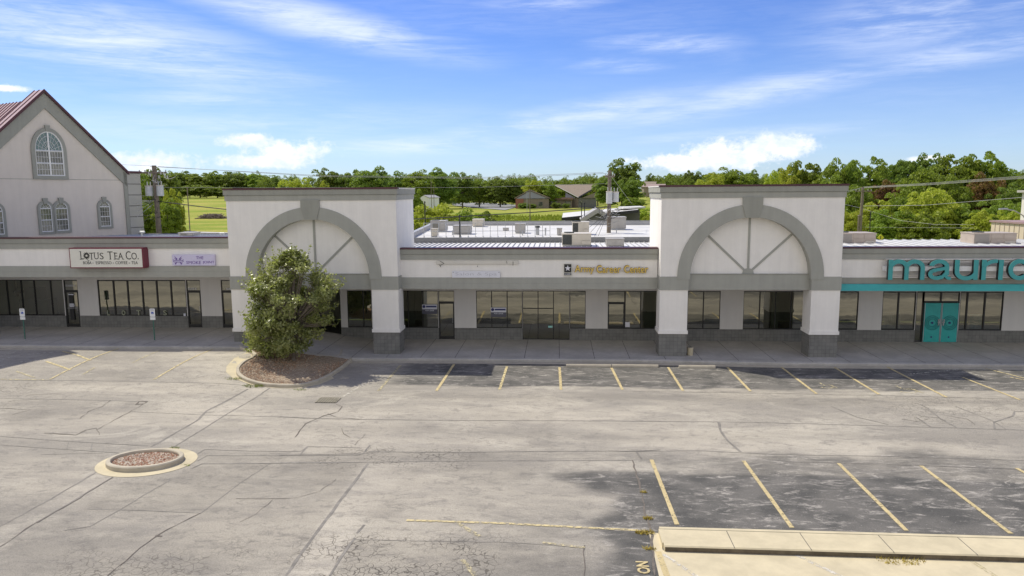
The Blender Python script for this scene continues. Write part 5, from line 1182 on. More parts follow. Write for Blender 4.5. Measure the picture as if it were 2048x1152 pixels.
MB().prism([(xbl-.3, yb_-.02, zp+.001), (xr, yb_-.02, zp+.001), (xr, yb_+.34, zp+.001), (xbl-.3, yb_+.34, zp+.001)], (0, 0, .05)).build('rear_coping', M_MEMBG, bk)
MB().prism([(eL-.3, front, 0), (eL, front, 0), (xbl, yb_, 0), (xbl-.3, yb_, 0)], (0, 0, zp)).build('side_parapet', M_RIBS, bk)
mb = MB(); a = np.array([eL-.35, front, zp+.02]); 
rail = MB(); rp = MB()
X0r, X1r = YP(848, 470, front+.8)[0], YP(1100, 470, front+.8)[0]
for zz in (.42, .98): rail.tube((X0r, front+.8, zf_+zz), (X1r, front+.8, zf_+zz), .018, n=5)
posts = np.arange(X0r, X1r+.01, (X1r-X0r)/17)
for x in posts: rp.tube((x, front+.8, zf_), (x, front+.8, zf_+1.0), .018, n=5); rp.tube((x, front+.8, zf_), (x, front+.8, zf_+.05), .09, .05, 6)
rl_ = rail.build('roof_rail', M_GALV, bk); rp.build('rail_posts', M_GALV, rl_)
for q in posts[::2]: pass
rtu(861, 890, 441.5, 464, zf_, 'grey rooftop unit with louvre at left end of the flat roof', M_HVAC, 1.6, 2)
rtu(906, 940, 451, 469, zf_, 'grey twin panel rooftop unit behind the roof rail', M_HVAC, 1.4, 3)
rtu(945, 966, 438.5, 454, zf_, 'pale rooftop unit at the rear parapet of the flat roof', M_HVACP, 1.6, 3)
rtu(1030, 1050, 447, 467, zf_, 'narrow grey rooftop unit mid flat roof', M_HVAC, 1.2, 3)
rtu(1006, 1017, 455.5, 462, zf_, 'tiny grey roof box left of the narrow unit', M_HVAC, .5, 3)
rtu(1145, 1178, 444, 470, zf_, 'tall dark louvred unit behind the large beige unit', M_HVACP, 1.5, 0)
rtu(1221, 1252, 434, 460, zf_, 'large plain grey duct box right of the power pole', M_HVAC, 1.8, 3)
rtu(862, 874, 457, 474, zf_, 'small white vent box at front left of flat roof', M_HVACP, .5, 3)
rtu(1114, 1124, 456, 471, zf_, 'small grey vent box left of the louvred unit', M_HVAC, .5, 3)
for (x, yb, yt, rr, lb) in ((1075, 470, 455, .22, 'dark spiky vent pipe cluster on the flat roof'), (1091, 471, 459, .08, 'thin roof vent pipe by the dark cluster'), (1166, 468, 456, .28, 'round silver roof fan before the louvred unit'), (1233, 466, 461, .05, 'short white vent stub below the duct box'), (905, 470, 464, .06, 'short roof vent stub at the rail left part'), (1045, 471, 466, .07, 'short dark vent stub below the narrow unit')):
    c = G(x, yb, zf_); zt = YP(x, yt, c[1])[2]; o = empty('roof_vent', c, lb, 'vent', 'vents on the flat roof')
    MB().tube(c, (c[0], c[1], zt), rr*.6, n=10).build('vent_pipe', M_GALV, o); MB().tube((c[0], c[1], zt+.001), (c[0], c[1], zt+.12), rr, rr*.7, 10).build('vent_cap', M_GALV if rr != .22 else M_COIL, o)
# vents on the metal roofs
for (x, yb, yt, lb) in ((284, 474, 464, 'bent vent pipe on tea shop roof by the corner pier'), (443, 474, 467, 'short vent pipe on tea shop roof beside the left tower')):
    c = G(x, yb, 5.95); zt = YP(x, yt, c[1])[2]; o = empty('roof_vent', c, lb, 'vent'); MB().tube(c, (c[0], c[1], zt), .05).tube((c[0]-.1, c[1], zt), (c[0]+.2, c[1], zt), .06).build('vent_pipe', M_GALV, o)

# ------------------------------------------------------------------ ground behind
gx = np.concatenate([np.arange(-900, -200, 50), np.arange(-200, 200, 4), np.arange(200, 901, 50)]).astype(float); gy = np.concatenate([[-400, -200, -60, -30, -5], np.arange(2, 330, 4), np.arange(330, 1500, 60)]).astype(float)
GX, GY = np.meshgrid(gx, gy, indexing='ij'); GZ = np.vectorize(terr)(GX, GY)
GZ = np.where((GY < 60) & (GZ > -.2), GZ, GZ); GZ[GY < 0] = -.9
idx = np.arange(len(gx)*len(gy)).reshape(len(gx), len(gy)); Fq = np.stack([idx[:-1, :-1], idx[1:, :-1], idx[1:, 1:], idx[:-1, 1:]], 2).reshape(-1, 4)
me = bpy.data.meshes.new('ground'); me.from_pydata(np.stack([GX, GY, GZ], 2).reshape(-1, 3).tolist(), [], Fq.tolist()); me.polygons.foreach_set('use_smooth', [True]*len(me.polygons))
mt, t, b = new_mat('meadow'); p = pos(t)
n1 = maprange(t, noise(t, p, .05, 7, .7, .6, (.35, 2.4, 1)), .42, .58); n2 = maprange(t, noise(t, p, .4, 6, .7, 0, (.6, 1.6, 1)), .32, .68); n3 = maprange(t, noise(t, p, 3, 4, .7), .3, .7)
c = mixc(t, n1, (.19, .27, .035), (.47, .40, .12)); c = mixc(t, mth(t, 'MULTIPLY', n2, .7), c, (.33, .37, .06)); c = mixc(t, mth(t, 'MULTIPLY', n3, .55), c, (.12, .16, .03)); t.links.new(c, b.inputs['Base Color']); b.inputs['Roughness'].default_value = 1; b.inputs['Specular IOR Level'].default_value = .05
me.materials.append(mt); gr = bpy.data.objects.new('ground', me); COL.objects.link(gr); gr['kind'] = 'structure'
def tpoly(name, pts, mat, dz=.05, kind='structure', n=14):
    P = [T(x, y) for x, y in pts]; h = len(P)//2; far, near = P[:h], P[h:][::-1]; mb = MB(); vs = []
    def samp(Q, f): k = f*(len(Q)-1); i = min(int(k), len(Q)-2); return Q[i]+(Q[i+1]-Q[i])*(k-i)
    for i in range(n+1):
        a, b = samp(far, i/n), samp(near, i/n)
        for j in range(7): q = a+(b-a)*j/6; vs.append((q[0], q[1], terr(q[0], q[1])+dz))
    mb.add(vs, [(i*7+j, i*7+j+1, (i+1)*7+j+1, (i+1)*7+j) for i in range(n) for j in range(6)]); o = mb.build(name, mat)
    if kind: o['kind'] = kind
    return o
M_ROADB = simple('road_pale', (.42, .40, .38), .9, .06, .5); M_LOTB = simple('school_tarmac', (.26, .26, .26), .9, .06, .3)
tpoly('road', [(215, 462), (300, 463), (460, 468), (460, 476), (300, 474), (215, 474)], M_ROADB, .3)
tpoly('paved_yard', [(905, 405.5), (985, 406.5), (1048, 411), (1010, 421), (960, 417), (905, 411)], M_LOTB, .15)

# ------------------------------------------------------------------ background trees
def crown_mesh(name, seed, mat, nclump=46, nleaf=60, ls=.55, shape=(1, 1, 1), top=1.0, gap=.0):
    """unit crown: radius about 1 wide, height 2 (z 0..2); clumps of leaf cards around an uneven outline"""
    r = np.random.default_rng(seed); C = []; Nn = []
    for i in range(nclump):
        v = r.normal(size=3); v /= np.linalg.norm(v); rad = r.uniform(.42, .90)*(1+.16*math.sin(3*math.atan2(v[1], v[0])+seed)); v = v/(np.abs(v)**2.6).sum()**(1/2.6); c = v*rad*np.array([.94, .94, 1])
        cr = r.uniform(.12, .24); n = int(nleaf*cr/.22); d = r.normal(size=(n, 3)); d /= np.linalg.norm(d, axis=1)[:, None]; d[:, 2] = np.abs(d[:, 2])*.9-.25
        C.append(c+d*cr*r.uniform(.75, 1.08, (n, 1))); Nn.append(d+np.array([0, 0, .4]))
    C = np.concatenate(C); Nn = np.concatenate(Nn); V = leaves(C, Nn, ls*.14, r, 1.25); V = V*np.array(shape)+np.array([0, 0, 1.0])
    return quads_mesh(name, V, mat)
PROTO = {}
for key, mat in (('dark', L_DARK), ('mid', L_MID), ('lime', L_LIME), ('rust', L_RUST)):
    PROTO[key] = [crown_mesh('crown', 100+17*k+hash_, mat, 170, 112, .46) for k, hash_ in ((0, ord(key[0])), (1, ord(key[1])), (2, ord(key[2])))]
TRUNK = MB().tube((0, 0, 0), (0, 0, .9), .05, .035, 7).tube((0, 0, .6), (.3, .1, 1.2), .025, .01, 5).tube((0, 0, .6), (-.25, -.1, 1.2), .025, .01, 5).tube((0, 0, .8), (.0, .2, 1.4), .025, .01, 5).build('trunk', M_WOOD, None, loc=(0, 0, 0)); tme = TRUNK.data; bpy.data.objects.remove(TRUNK)
tree_i = 0
def btree(x, ytop, w, d, kind, label, ybase=None, squat=0.0, group='trees behind the shops', name='broadleaf_tree'):
    """tree whose crown spans w px about x and tops out at ytop, at distance d"""
    global tree_i; tree_i += 1
    u = ray(x, ytop); p = CP+u*(d/(u[1])); gz = terr(p[0], p[1]) ; top = p[2]; hgt = max(2.0, top-gz); rx = w*d/F/2*1.14
    o = empty(name, (p[0], p[1], gz-.1), label, 'tree' if name != 'bush' else 'bush', group)
    ch = hgt*(.97 if squat == 0 else squat); me_ = PROTO[kind][tree_i % 3]
    cr = mesh_obj('crown', me_, o, off=(0, 0, hgt-ch*.94)); cr.scale = (rx/.98, rx/.98, ch/2.22); cr.rotation_euler = (0, 0, tree_i*1.3)
    tk = bpy.data.objects.new('trunk', tme); COL.objects.link(tk); tk.parent = o; s = hgt*.6; tk.scale = (s*.8, s*.8, s)
    return o
TR = [ # x, top, width, distance, kind, label
 (262, 332, 74, 150, 'dark', 'dark tree just right of the gable corner, behind the pole wires'), (318, 333, 70, 155, 'dark', 'dark tree behind the top of the left power pole'),
 (360, 338, 52, 312, 'dark', 'dark tree right of the left power pole, on the skyline'), (397, 342, 58, 312, 'mid', 'mid green tree right above the thin field post'),
 (432, 341, 56, 312, 'mid', 'rounded tree over the left end of the tower coping'), (468, 340, 62, 312, 'dark', 'dark rounded tree above the left corner of the left tower'),
 (515, 344, 56, 312, 'mid', 'tree above the left tower, left of the lime tree'), (545, 349, 40, 312, 'dark', 'small dark tree at the left of the lime tree'),
 (592, 350, 78, 130, 'lime', 'wide bright lime tree above the left tower'), (646, 354, 34, 132, 'lime', 'small lime tree beside the wide lime one'),
 (655, 334, 66, 190, 'dark', 'tall dark tree behind the small lime tree'), (700, 333, 60, 190, 'dark', 'dark tree above the keystone right side'), (740, 331, 78, 185, 'dark', 'big dark tree above the right half of the left tower'),
 (790, 340, 56, 245, 'dark', 'dark tree above the right corner of the left tower'), (832, 336, 69.44, 245, 'mid', 'mid green tree behind the white shed'), (880, 335, 73.92, 260, 'dark', 'big dark tree right of the white shed'),
 (924, 343, 51.52, 275, 'dark', 'dark tree behind the play frame'), (958, 354, 56, 283, 'mid', 'lighter tree in the middle of the school tree row'), (1000, 352, 62.72, 277, 'dark', 'full dark tree in the school row, left of two'), (1032, 356, 49.28, 281, 'dark', 'dark tree just left of the low gabled house'),
 (1066, 357, 40, 262, 'lime', 'pale tree behind the roof peak of the low gabled house'), (1096, 362, 46, 262, 'mid', 'green tree between the two school buildings'), (1128, 356, 40, 300, 'mid', 'tree behind the winged roof, left end'),
 (1162, 355, 44, 305, 'dark', 'dark tree behind the middle of the winged roof'), (1196, 352, 44, 290, 'mid', 'tree behind the winged roof, right end'),
 (1245, 315, 74, 235, 'dark', 'tallest big dark tree beside the power pole'), (1218, 345, 60, 232, 'dark', 'lower dark shoulder tree left of the tallest tree'), (1262, 352, 50, 225, 'dark', 'dark tree at the right foot of the tallest tree'),
 (1302, 345, 24, 420, 'dark', 'small far tree just right of the tallest tree'), (1322, 351, 26, 420, 'mid', 'small far tree at the left end of right tower coping'), (1342, 343, 34, 400, 'mid', 'far rounded tree behind left end of the right tower'), (1362, 349, 28, 400, 'mid', 'far low tree beside the dark far tree'),
 (1381, 336, 32, 380, 'dark', 'dark far tree rising over the right tower'), (1408, 342, 40, 380, 'dark', 'dark far tree behind the lime bush'), (1424, 342, 52, 200, 'lime', 'yellow green tree over the middle of the right tower'),
 (1468, 331, 76, 230, 'mid', 'large rounded tree over the keystone of the right tower'), (1500, 338, 40, 260, 'dark', 'dark tree right of the large rounded tree'),
 (1548, 337, 44, 150, 'lime', 'bright tree at left end of the right wood'), (1568, 330, 40, 190, 'dark', 'dark tree peeping behind the bright edge tree'),
 (1612, 311, 74, 140, 'mid', 'tall green tree over the right half of the right tower'), (1580, 328, 46, 135, 'lime', 'light green tree left of the tall green one'),
 (1668, 312, 70, 135, 'mid', 'tall tree above the right corner of the right tower'), (1702, 310, 60, 135, 'mid', 'green tree above the right power pole'), (1746, 312, 76, 140, 'mid', 'rounded green tree right of the power pole top'),
 (1792, 312, 60, 150, 'dark', 'dark tree on the skyline left of the wood centre'), (1826, 306, 66, 150, 'dark', 'dark skyline tree at the wood centre'), (1868, 304, 66, 148, 'dark', 'dark skyline tree right of the wood centre'), (1846, 325, 90, 125, 'mid', 'broad mid green tree below the dark skyline trees'),
 (1922, 298, 84, 145, 'mid', 'highest tree of the right wood'), (1975, 301, 80, 145, 'mid', 'second highest tree of the right wood'), (2010, 320, 66, 145, 'mid', 'sloping tree at the right edge of the wood'), (2050, 338, 60, 140, 'dark', 'dark tree cut by the right edge of the picture'),
 (1772, 352, 66, 120, 'rust', 'bare reddish brown tree in the wood behind the pole'), (1972, 343, 66, 120, 'rust', 'rusty brown tree high in the right wood'), (1910, 340, 70, 118, 'mid', 'green tree left of the rusty tree'), (2020, 362, 70, 116, 'dark', 'dark tree right of the rusty tree'),
 (1655, 345, 76, 125, 'mid', 'green tree hidden low behind the right tower'), (1714, 360, 70, 118, 'mid', 'green tree right behind the power pole'), (1830, 362, 80, 116, 'mid', 'mid green tree behind the yellow green ones'),
 (1800, 381, 66, 104, 'mid', 'soft round tree left of the widest yellow green one'), (1750, 392, 66, 100, 'lime', 'yellow green tree between pole and lime tree'), (1865, 371, 104, 98, 'lime', 'widest yellow green tree in front of the wood'), (1705, 415, 56, 84, 'lime', 'bright bush tree at the foot of the right power pole'),
 (1790, 410, 90, 92, 'mid', 'shaded tree low before the wood, near the walker sign'), (1850, 415, 90, 90, 'mid', 'shaded tree low before the wood, above the white roof'), (1925, 402, 80, 98, 'mid', 'green tree left of the tan metal shed'), (1962, 412, 60, 92, 'lime', 'yellow green rounded tree above the tan shed'), (2000, 395, 70, 100, 'mid', 'green tree behind the street lamp arm'), (2025, 415, 60, 95, 'lime', 'light tree right of the lamp arm'),
 (292, 358, 66, 118, 'mid', 'green tree behind the transformers of the left pole'), (345, 372, 40, 112, 'lime', 'bright shrub tree right of the transformers'), (330, 392, 60, 108, 'mid', 'bushy tree at the foot of the left pole'), (285, 395, 60, 108, 'mid', 'bushy tree between gable corner and pole'), (350, 405, 18, 112, 'dark', 'narrow vine covered stump tree at edge of the field'),
 (412, 368, 60, 296, 'mid', 'low hedge tree along the far field edge'), (378, 368, 46, 296, 'mid', 'low hedge tree left along the field edge'), (448, 374, 50, 296, 'mid', 'low hedge tree by the left tower corner'),
 (868, 401, 118, 84, 'lime', 'large bright lime bush beyond the flat roof'), (836, 414, 80, 78, 'lime', 'bright lime bush next to the left tower side'), (826, 372, 44, 130, 'mid', 'tree close to the left tower side wall'),
 (930, 411, 92, 96, 'mid', 'dark green vine bush right of the lime bush'), (968, 415, 70, 98, 'mid', 'dark green vine bush, rightmost of the bank'), (1280, 412, 40, 150, 'lime', 'light bush right of the metal roofed house'), (1268, 392, 44, 205, 'mid', 'bush at foot of the tallest tree'),
 (1292, 425, 30, 110, 'lime', 'light green bush beside right tower side wall'),
]
for row in TR:
    x, y, w, d, k, lb = row; small = ('bush' in lb or 'shrub' in lb or 'hedge' in lb)
    btree(x, y, w, d, k, lb, squat=.97 if (small or d < 126) else 0.0, name='bush' if small else 'broadleaf_tree', group='bushes behind the shops' if small else 'trees behind the shops')
for k_, (x, y, w, d, lb) in enumerate(((1046, 404.5, 22, 246, 'dark clipped shrub before the low gabled house'), (1064, 405.5, 20, 246, 'second dark shrub before the low gabled house'), (1112, 404, 20, 250, 'clipped shrub left of the winged building door'), (1131, 405.5, 18, 250, 'clipped shrub right before the winged building'))): btree(x, y, w, d, 'dark', lb, squat=1.0, name='bush', group='clipped shrubs at the school')
# far-off woods: one mass
r = np.random.default_rng(5); VV = []
for i in range(190):
    x = r.uniform(150, 1640); d = r.uniform(330, 520) if x > 1120 else r.uniform(290, 420); yt = (352 if x < 1150 else 352)+r.uniform(-5, 6) - (5 if x<520 else 0)
    u = ray(x, yt); p = CP+u*(d/u[1]); gz = terr(p[0], p[1]); hgt = max(5, p[2]-gz); rx = r.uniform(22, 40)*d/F/1.6
    src = PROTO['dark' if i % 3 else 'mid'][i % 3]; n = len(src.vertices); co = np.empty(n*3, np.float32); src.vertices.foreach_get('co', co); co = co.reshape(-1, 4, 3)[::3].reshape(-1, 3)
    VV.append(co*np.array([rx, rx, hgt*.5*.96])*1.0+np.array([p[0], p[1], gz+.04*hgt]))
fw = mesh_obj('distant_woods', quads_mesh('distant_woods', np.concatenate(VV), L_DARK)); tag(fw, 'distant line of dark green woods along the horizon', 'woods', None, 'stuff')
# right hand undergrowth
VV = []
for i in range(46):
    x = r.uniform(1560, 2120); d = r.uniform(96, 150); yt = r.uniform(400, 440); u = ray(x, yt); p = CP+u*(d/u[1]); gz = terr(p[0], p[1]); hgt = p[2]-gz; rx = r.uniform(2.0, 4.0)
    src = PROTO['mid'][i % 3]; n = len(src.vertices); co = np.empty(n*3, np.float32); src.vertices.foreach_get('co', co); co = co.reshape(-1, 4, 3)[::2].reshape(-1, 3)
    VV.append(co*np.array([rx, rx, hgt*.5])+np.array([p[0], p[1], gz]))
ug = mesh_obj('undergrowth', quads_mesh('undergrowth', np.concatenate(VV), L_MID)); tag(ug, 'shaded undergrowth filling the wood behind the right shops', 'undergrowth', None, 'stuff')
# tall meadow grass
V = []; 
for i in range(26000):
    x = r.uniform(800, 1310); y = r.uniform(411, 447)
    q = G(x, y, 2.0); d0 = r.uniform(62, 185) if x > 460 else r.uniform(95, 160); u = ray(x, y); px_, py_ = u[0]/u[1]*d0, d0-D; 
    b = np.array([px_, py_, terr(px_, py_)]); h = r.uniform(.2, .75); a = r.uniform(0, 3.14); s = np.array([math.cos(a), math.sin(a), 0])*r.uniform(.1, .3); V += [b-s, b+s, b+np.array([r.normal(0, .12), r.normal(0, .12), h])]
tg = mesh_obj('tall_grass', quads_mesh('tall_grass', np.array(V), leaf('grass_blade', (.14, .20, .02), (.30, .30, .05), .35, .1), k=3)); tag(tg, 'tall yellow green grass of the meadow behind the shops', 'grass', None, 'stuff')

# ------------------------------------------------------------------ background buildings
def frame_obj(px_, py_, d, ang):
    u = ray(px_, py_); p = CP+u*(d/u[1]); return p
# winged-roof school hall
dS = 262; dp = lambda x, y, d=dS: CP+ray(x, y)*(d/ray(x, y)[1])
pk0, pl, pr = dp(1157, 395, dS), dp(1111, 371, dS+9), dp(1199, 371, dS+9); gzs = terr(pk0[0], pk0[1])
sc = empty('school_hall', (pk0[0], pk0[1], gzs), 'school hall with wide winged brown roof beyond the meadow', 'building')
MB().prism([pk0, pr, pl], (0, .3, .35)).build('roof', M_SHING, sc)
mbk = np.array([pk0[0], dS+20-D, pl[2]-3.6]); MB().prism([pl+np.array([0, .31, .3]), pr+np.array([0, .31, .3]), mbk], (0, 0, -.25)).build('rear_roof', M_SHING, sc)
mb = MB()
for a, b in ((pl, pk0), (pk0, pr), (pl, pr)): mb.tube(a-np.array([0, .1, .05]), b-np.array([0, .1, .05]), .22, n=4)
mb.build('fascia_board', M_BLACK, sc)
wl, wr = dp(1124, 390, dS+5), dp(1193, 390, dS+6); fr = dp(1157, 400, dS+1.2)
def wallq(name, a, b, za, zb2, mat, parent, thick=.4, z0=None): 
    z0 = gzs-.3 if z0 is None else z0
    return MB().prism([(a[0], a[1], z0), (b[0], b[1], z0), (b[0], b[1], zb2), (a[0], a[1], za)], (0, thick, 0)).build(name, mat, parent)
zfp = pk0[2]+.1
tleft = (fr[0]-wl[0])/(pk0[0]-pl[0]); wallq('wall', wl, fr, zfp, zfp-.2, M_TANW, sc); wallq('wall', fr, wr, zfp-.2, zfp, M_GREYW, sc)
a1 = dp(1131, 394, dS+5); MB().prism([(a1[0], a1[1], zfp-.3), (fr[0]-1.0, fr[1]+.3, zfp-.3), (a1[0], a1[1]+.0, pl[2]-2.6)], (0, .2, 0)).build('gable_glazing', M_BLUEG, sc)
a2 = dp(1192, 394, dS+5); MB().prism([(fr[0]+1.2, fr[1]+.3, zfp-.3), (a2[0], a2[1], zfp-.3), (a2[0], a2[1], pl[2]-2.6)], (0, .2, 0)).build('gable_wall', M_TANW, sc)
for x in (1104, 1112, 1133, 1139, 1162):
    q = dp(x, 402, dS-1.5); boxo('window', M_GLASSB, sc, q[0]-.45, q[0]+.45, q[1], q[1]+.1, gzs+1.2, gzs+2.4)
lk0, lk1 = dp(1096, 400, dS+1), dp(1146, 400, dS+1); MB().box(lk0[0], lk1[0], lk0[1]-1.8, lk0[1]+5, gzs+3.0, gzs+3.5).build('canopy_roof', simple('canopy', (.24, .15, .12), .8), sc); MB().box(lk0[0]+.3, lk1[0]-.3, lk0[1]-.9, lk0[1]+4, gzs-.3, gzs+2.99).build('link_wall', M_TANW, sc)
# low gabled school wing
dG = 255; ap, el_, er = dp(1059.5, 381, dG), dp(1029, 397.5, dG), dp(1100, 397.5, dG); gz2 = terr(ap[0], ap[1])-.3
hg = empty('gabled_house', (ap[0], ap[1], gz2), 'low brick and tan gabled school wing left of the winged hall', 'building')
MB().prism([(el_[0]+.4, ap[1]+.6, gz2), (er[0]-.4, ap[1]+.6, gz2), (er[0]-.4, ap[1]+.6, er[2]), (el_[0]+.4, ap[1]+.6, el_[2])], (0, 9, 0)).build('wall', M_TANW, hg)
MB().box(el_[0]+.35, el_[0]+3.2, ap[1]+.4, ap[1]+.59, gz2, el_[2]).build('brick_wall', M_BRICK, hg)
MB().prism([(el_[0]+.6, ap[1]+.3, el_[2]+.05), (er[0]-.6, ap[1]+.3, el_[2]+.05), (ap[0], ap[1]+.3, ap[2]-.15)], (0, .25, 0)).build('gable_wall', M_BLUEG, hg)
MB().prism([(ap[0], ap[1], ap[2]), (er[0], ap[1], er[2]), (er[0], ap[1], er[2]+.3), (ap[0], ap[1], ap[2]+.35)], (0, 11, 0)).build('roof', M_SHING, hg)
MB().prism([(el_[0], ap[1], el_[2]), (ap[0]-.001, ap[1], ap[2]), (ap[0]-.001, ap[1], ap[2]+.35), (el_[0], ap[1], el_[2]+.3)], (0, 11, 0)).build('roof', M_SHING, hg)
for x in (1078, 1083): q = dp(x, 404, dG-.3); boxo('window', M_GLASSB, hg, q[0]-.4, q[0]+.4, ap[1]+.5, ap[1]+.595, gz2+.6, gz2+2.6)
# white shed
c = dp(855, 392, 205); gz3 = terr(c[0], c[1])-.3; sh = empty('garden_shed', (c[0], c[1], gz3), 'small white garden shed below the trees', 'shed')
x0, x1 = dp(838.5, 400, 205)[0], dp(857, 400, 205)[0]; zt = dp(850, 391, 205)[2]; ze = dp(840, 396, 205)[2]
MB().prism([(x0, c[1], gz3), (x1, c[1], gz3), (x1, c[1], ze), ((x0+x1)/2, c[1], zt), (x0, c[1], ze)], (2.2, 5, 0)).build('wall', M_WPAINT, sh)
MB().prism([((x0+x1)/2, c[1]-.2, zt+.02), (x1+.2, c[1]-.2, ze), (x1+2.5, c[1]+5.2, ze), ((x0+x1)/2+2.3, c[1]+5.2, zt+.02)], (0, 0, .12)).build('roof', M_HVAC, sh)
boxo('door', M_BLACK, sh, (x0+x1)/2-.5, (x0+x1)/2+.5, c[1]-.05, c[1]-.002, gz3+.2, gz3+1.9)
# play frame
c = T(954, 405); pf = empty('play_frame', c, 'wooden climbing pyramid with slide at the back of the yard', 'play frame'); h = (405-392.5)*(c[1]+D)/F; w = 7*(c[1]+D)/F
MB().prism([(c[0]-w, c[1], c[2]), (c[0]+w, c[1], c[2]), (c[0]+w*.22, c[1]+w, c[2]+h), (c[0]-w*.22, c[1]+w, c[2]+h)], (0, .4, 0)).build('climbing_wall', M_PLAY, pf)
MB().tube((c[0]-w, c[1]+2*w, c[2]), (c[0]-.1, c[1]+w, c[2]+h), .12).tube((c[0]+w, c[1]+2*w, c[2]), (c[0]+.1, c[1]+w, c[2]+h), .12).build('leg', M_PLAY, pf)
MB().prism([(c[0]+w*.3, c[1]+w, c[2]+h*.6), (c[0]+w*.3, c[1]+w+.5, c[2]+h*.6), (c[0]+w*1.9, c[1]+w+.5, c[2]+.1), (c[0]+w*1.9, c[1]+w, c[2]+.1)], (0, 0, .1)).build('slide', M_TANM, pf)
for x, y, lb in ((917, 404, 'dark picnic table at left of the school yard'), (940, 405.5, 'dark picnic table left of the climbing pyramid'), (990, 406.5, 'dark picnic table right of the climbing pyramid')):
    c = T(x, y); o = empty('picnic_table', c, lb, 'table', 'picnic tables in the school yard'); MB().box(c[0]-.9, c[0]+.9, c[1]-.4, c[1]+.4, c[2]+.7, c[2]+.76).build('table_top', M_WOOD, o); MB().box(c[0]-.9, c[0]+.9, c[1]-.9, c[1]-.65, c[2]+.42, c[2]+.46).box(c[0]-.9, c[0]+.9, c[1]+.65, c[1]+.9, c[2]+.42, c[2]+.46).build('bench', M_WOOD, o); MB().tube((c[0]-.6, c[1]-.8, c[2]), (c[0]-.6, c[1]+.3, c[2]+.7), .05).tube((c[0]-.6, c[1]+.8, c[2]), (c[0]-.6, c[1]-.3, c[2]+.7), .05).tube((c[0]+.6, c[1]-.8, c[2]), (c[0]+.6, c[1]+.3, c[2]+.7), .05).tube((c[0]+.6, c[1]+.8, c[2]), (c[0]+.6, c[1]-.3, c[2]+.7), .05).build('leg', M_BLACK, o)
# metal roofed house: low mono-pitch roof rising to the right
f0, f1 = dp(1124, 435.8, 88), dp(1277, 419.6, 88); g0, g1 = dp(1126, 425.7, 109), dp(1271, 412.2, 109); zg = terr(f0[0], f0[1])-.6
mh = empty('metal_roof_house', ((f0[0]+f1[0])/2, f0[1], zg), 'single storey house with pale metal roof and stone wall behind flat roof', 'house')
g0[2] = f0[2]; g1[2] = f1[2]
MB().prism([f0, f1, g1, g0], (0, 0, -.12)).build('roof', M_MEMB, mh)
MB().prism([f0+np.array([-.05, -.06, .03]), f1+np.array([0, -.06, .03]), f1+np.array([0, -.06, -.33]), f0+np.array([-.05, -.06, -.33])], (0, .055, 0)).build('eave_trim', M_BLACK, mh)
xw0, xw1 = f0[0]+.4, f1[0]-2.6; zt = lambda x: f0[2]+(f1[2]-f0[2])*(x-f0[0])/(f1[0]-f0[0])-.13
MB().prism([(xw0, f0[1]+.8, zg), (xw1, f0[1]+.8, zg), (xw1, f0[1]+.8, zt(xw1)), (xw0, f0[1]+.8, zt(xw0))], (0, 19, 0)).build('wall', M_GREYW, mh)
xs0_ = dp(1219, 430, 88)[0]; MB().prism([(xs0_, f0[1]+.6, zg), (xw1+.2, f0[1]+.6, zg), (xw1+.2, f0[1]+.6, zt(xw1)-.1), (xs0_, f0[1]+.6, zt(xs0_)-.1)], (0, .19, 0)).build('stone_wall', M_STONE, mh)
h0, h1 = dp(1268, 416, 96), dp(1291, 417, 92); MB().prism([f1+np.array([-1.6, 3, .02]), np.array([h1[0], h1[1], f1[2]+.1]), np.array([h1[0], h1[1]+6, f1[2]+.1]), f1+np.array([-1.6, 10, .02])], (0, 0, .18)).build('roof_wing', M_MEMB, mh)
MB().box(f1[0]-2, h1[0]-.6, f1[1]+5, f1[1]+10, zg, f1[2]-.1).build('wall', M_GREYW, mh)
dP = 84; ap = dp(1195.8, 418, dP); e1, e2 = dp(1161, 440, dP), dp(1226, 437, dP)
for a, b in ((ap, e1), (ap, e2)):
    v = b-a
    MB().prism([a, b, b-np.array([0, 0, .45]), a-np.array([0, 0, .45])], (0, .12, 0)).build('gable_trim', M_HVAC, mh)
    MB().prism([a+np.array([0, .121, 0]), b+np.array([0, .121, 0]), b+np.array([0, 6, 0]), a+np.array([0, 6, 0])], (0, 0, .12)).build('gable_roof', M_HVAC, mh)
MB().prism([(e1[0]+.5, e1[1]+.5, zg), (e2[0]-.4, e1[1]+.5, zg), (e2[0]-.4, e1[1]+.5, e2[2]-.3), (ap[0], e1[1]+.5, ap[2]-.4), (e1[0]+.5, e1[1]+.5, e1[2]-.3)], (0, 3, 0)).build('gable_wall', M_GREYW, mh)
for x, lb in ((1163, 'left'), (1169, 'right')):
    q = dp(x, 428, dP+.5); o = empty('chimney_pipe', (q[0], q[1], q[2]-.3), 'thin dark flue pipe on the metal roofed house, '+('left of two' if lb == 'left' else 'right of two'), 'flue'); MB().tube((q[0], q[1], q[2]-1.2), (q[0], q[1], dp(x, 408, dP+.5)[2]), .05).build('pipe', M_BLACK, o); MB().tube((q[0], q[1], dp(x, 408, dP+.5)[2]+.001), (q[0], q[1], dp(x, 407, dP+.5)[2]+.1), .09).build('cap', M_BLACK, o)
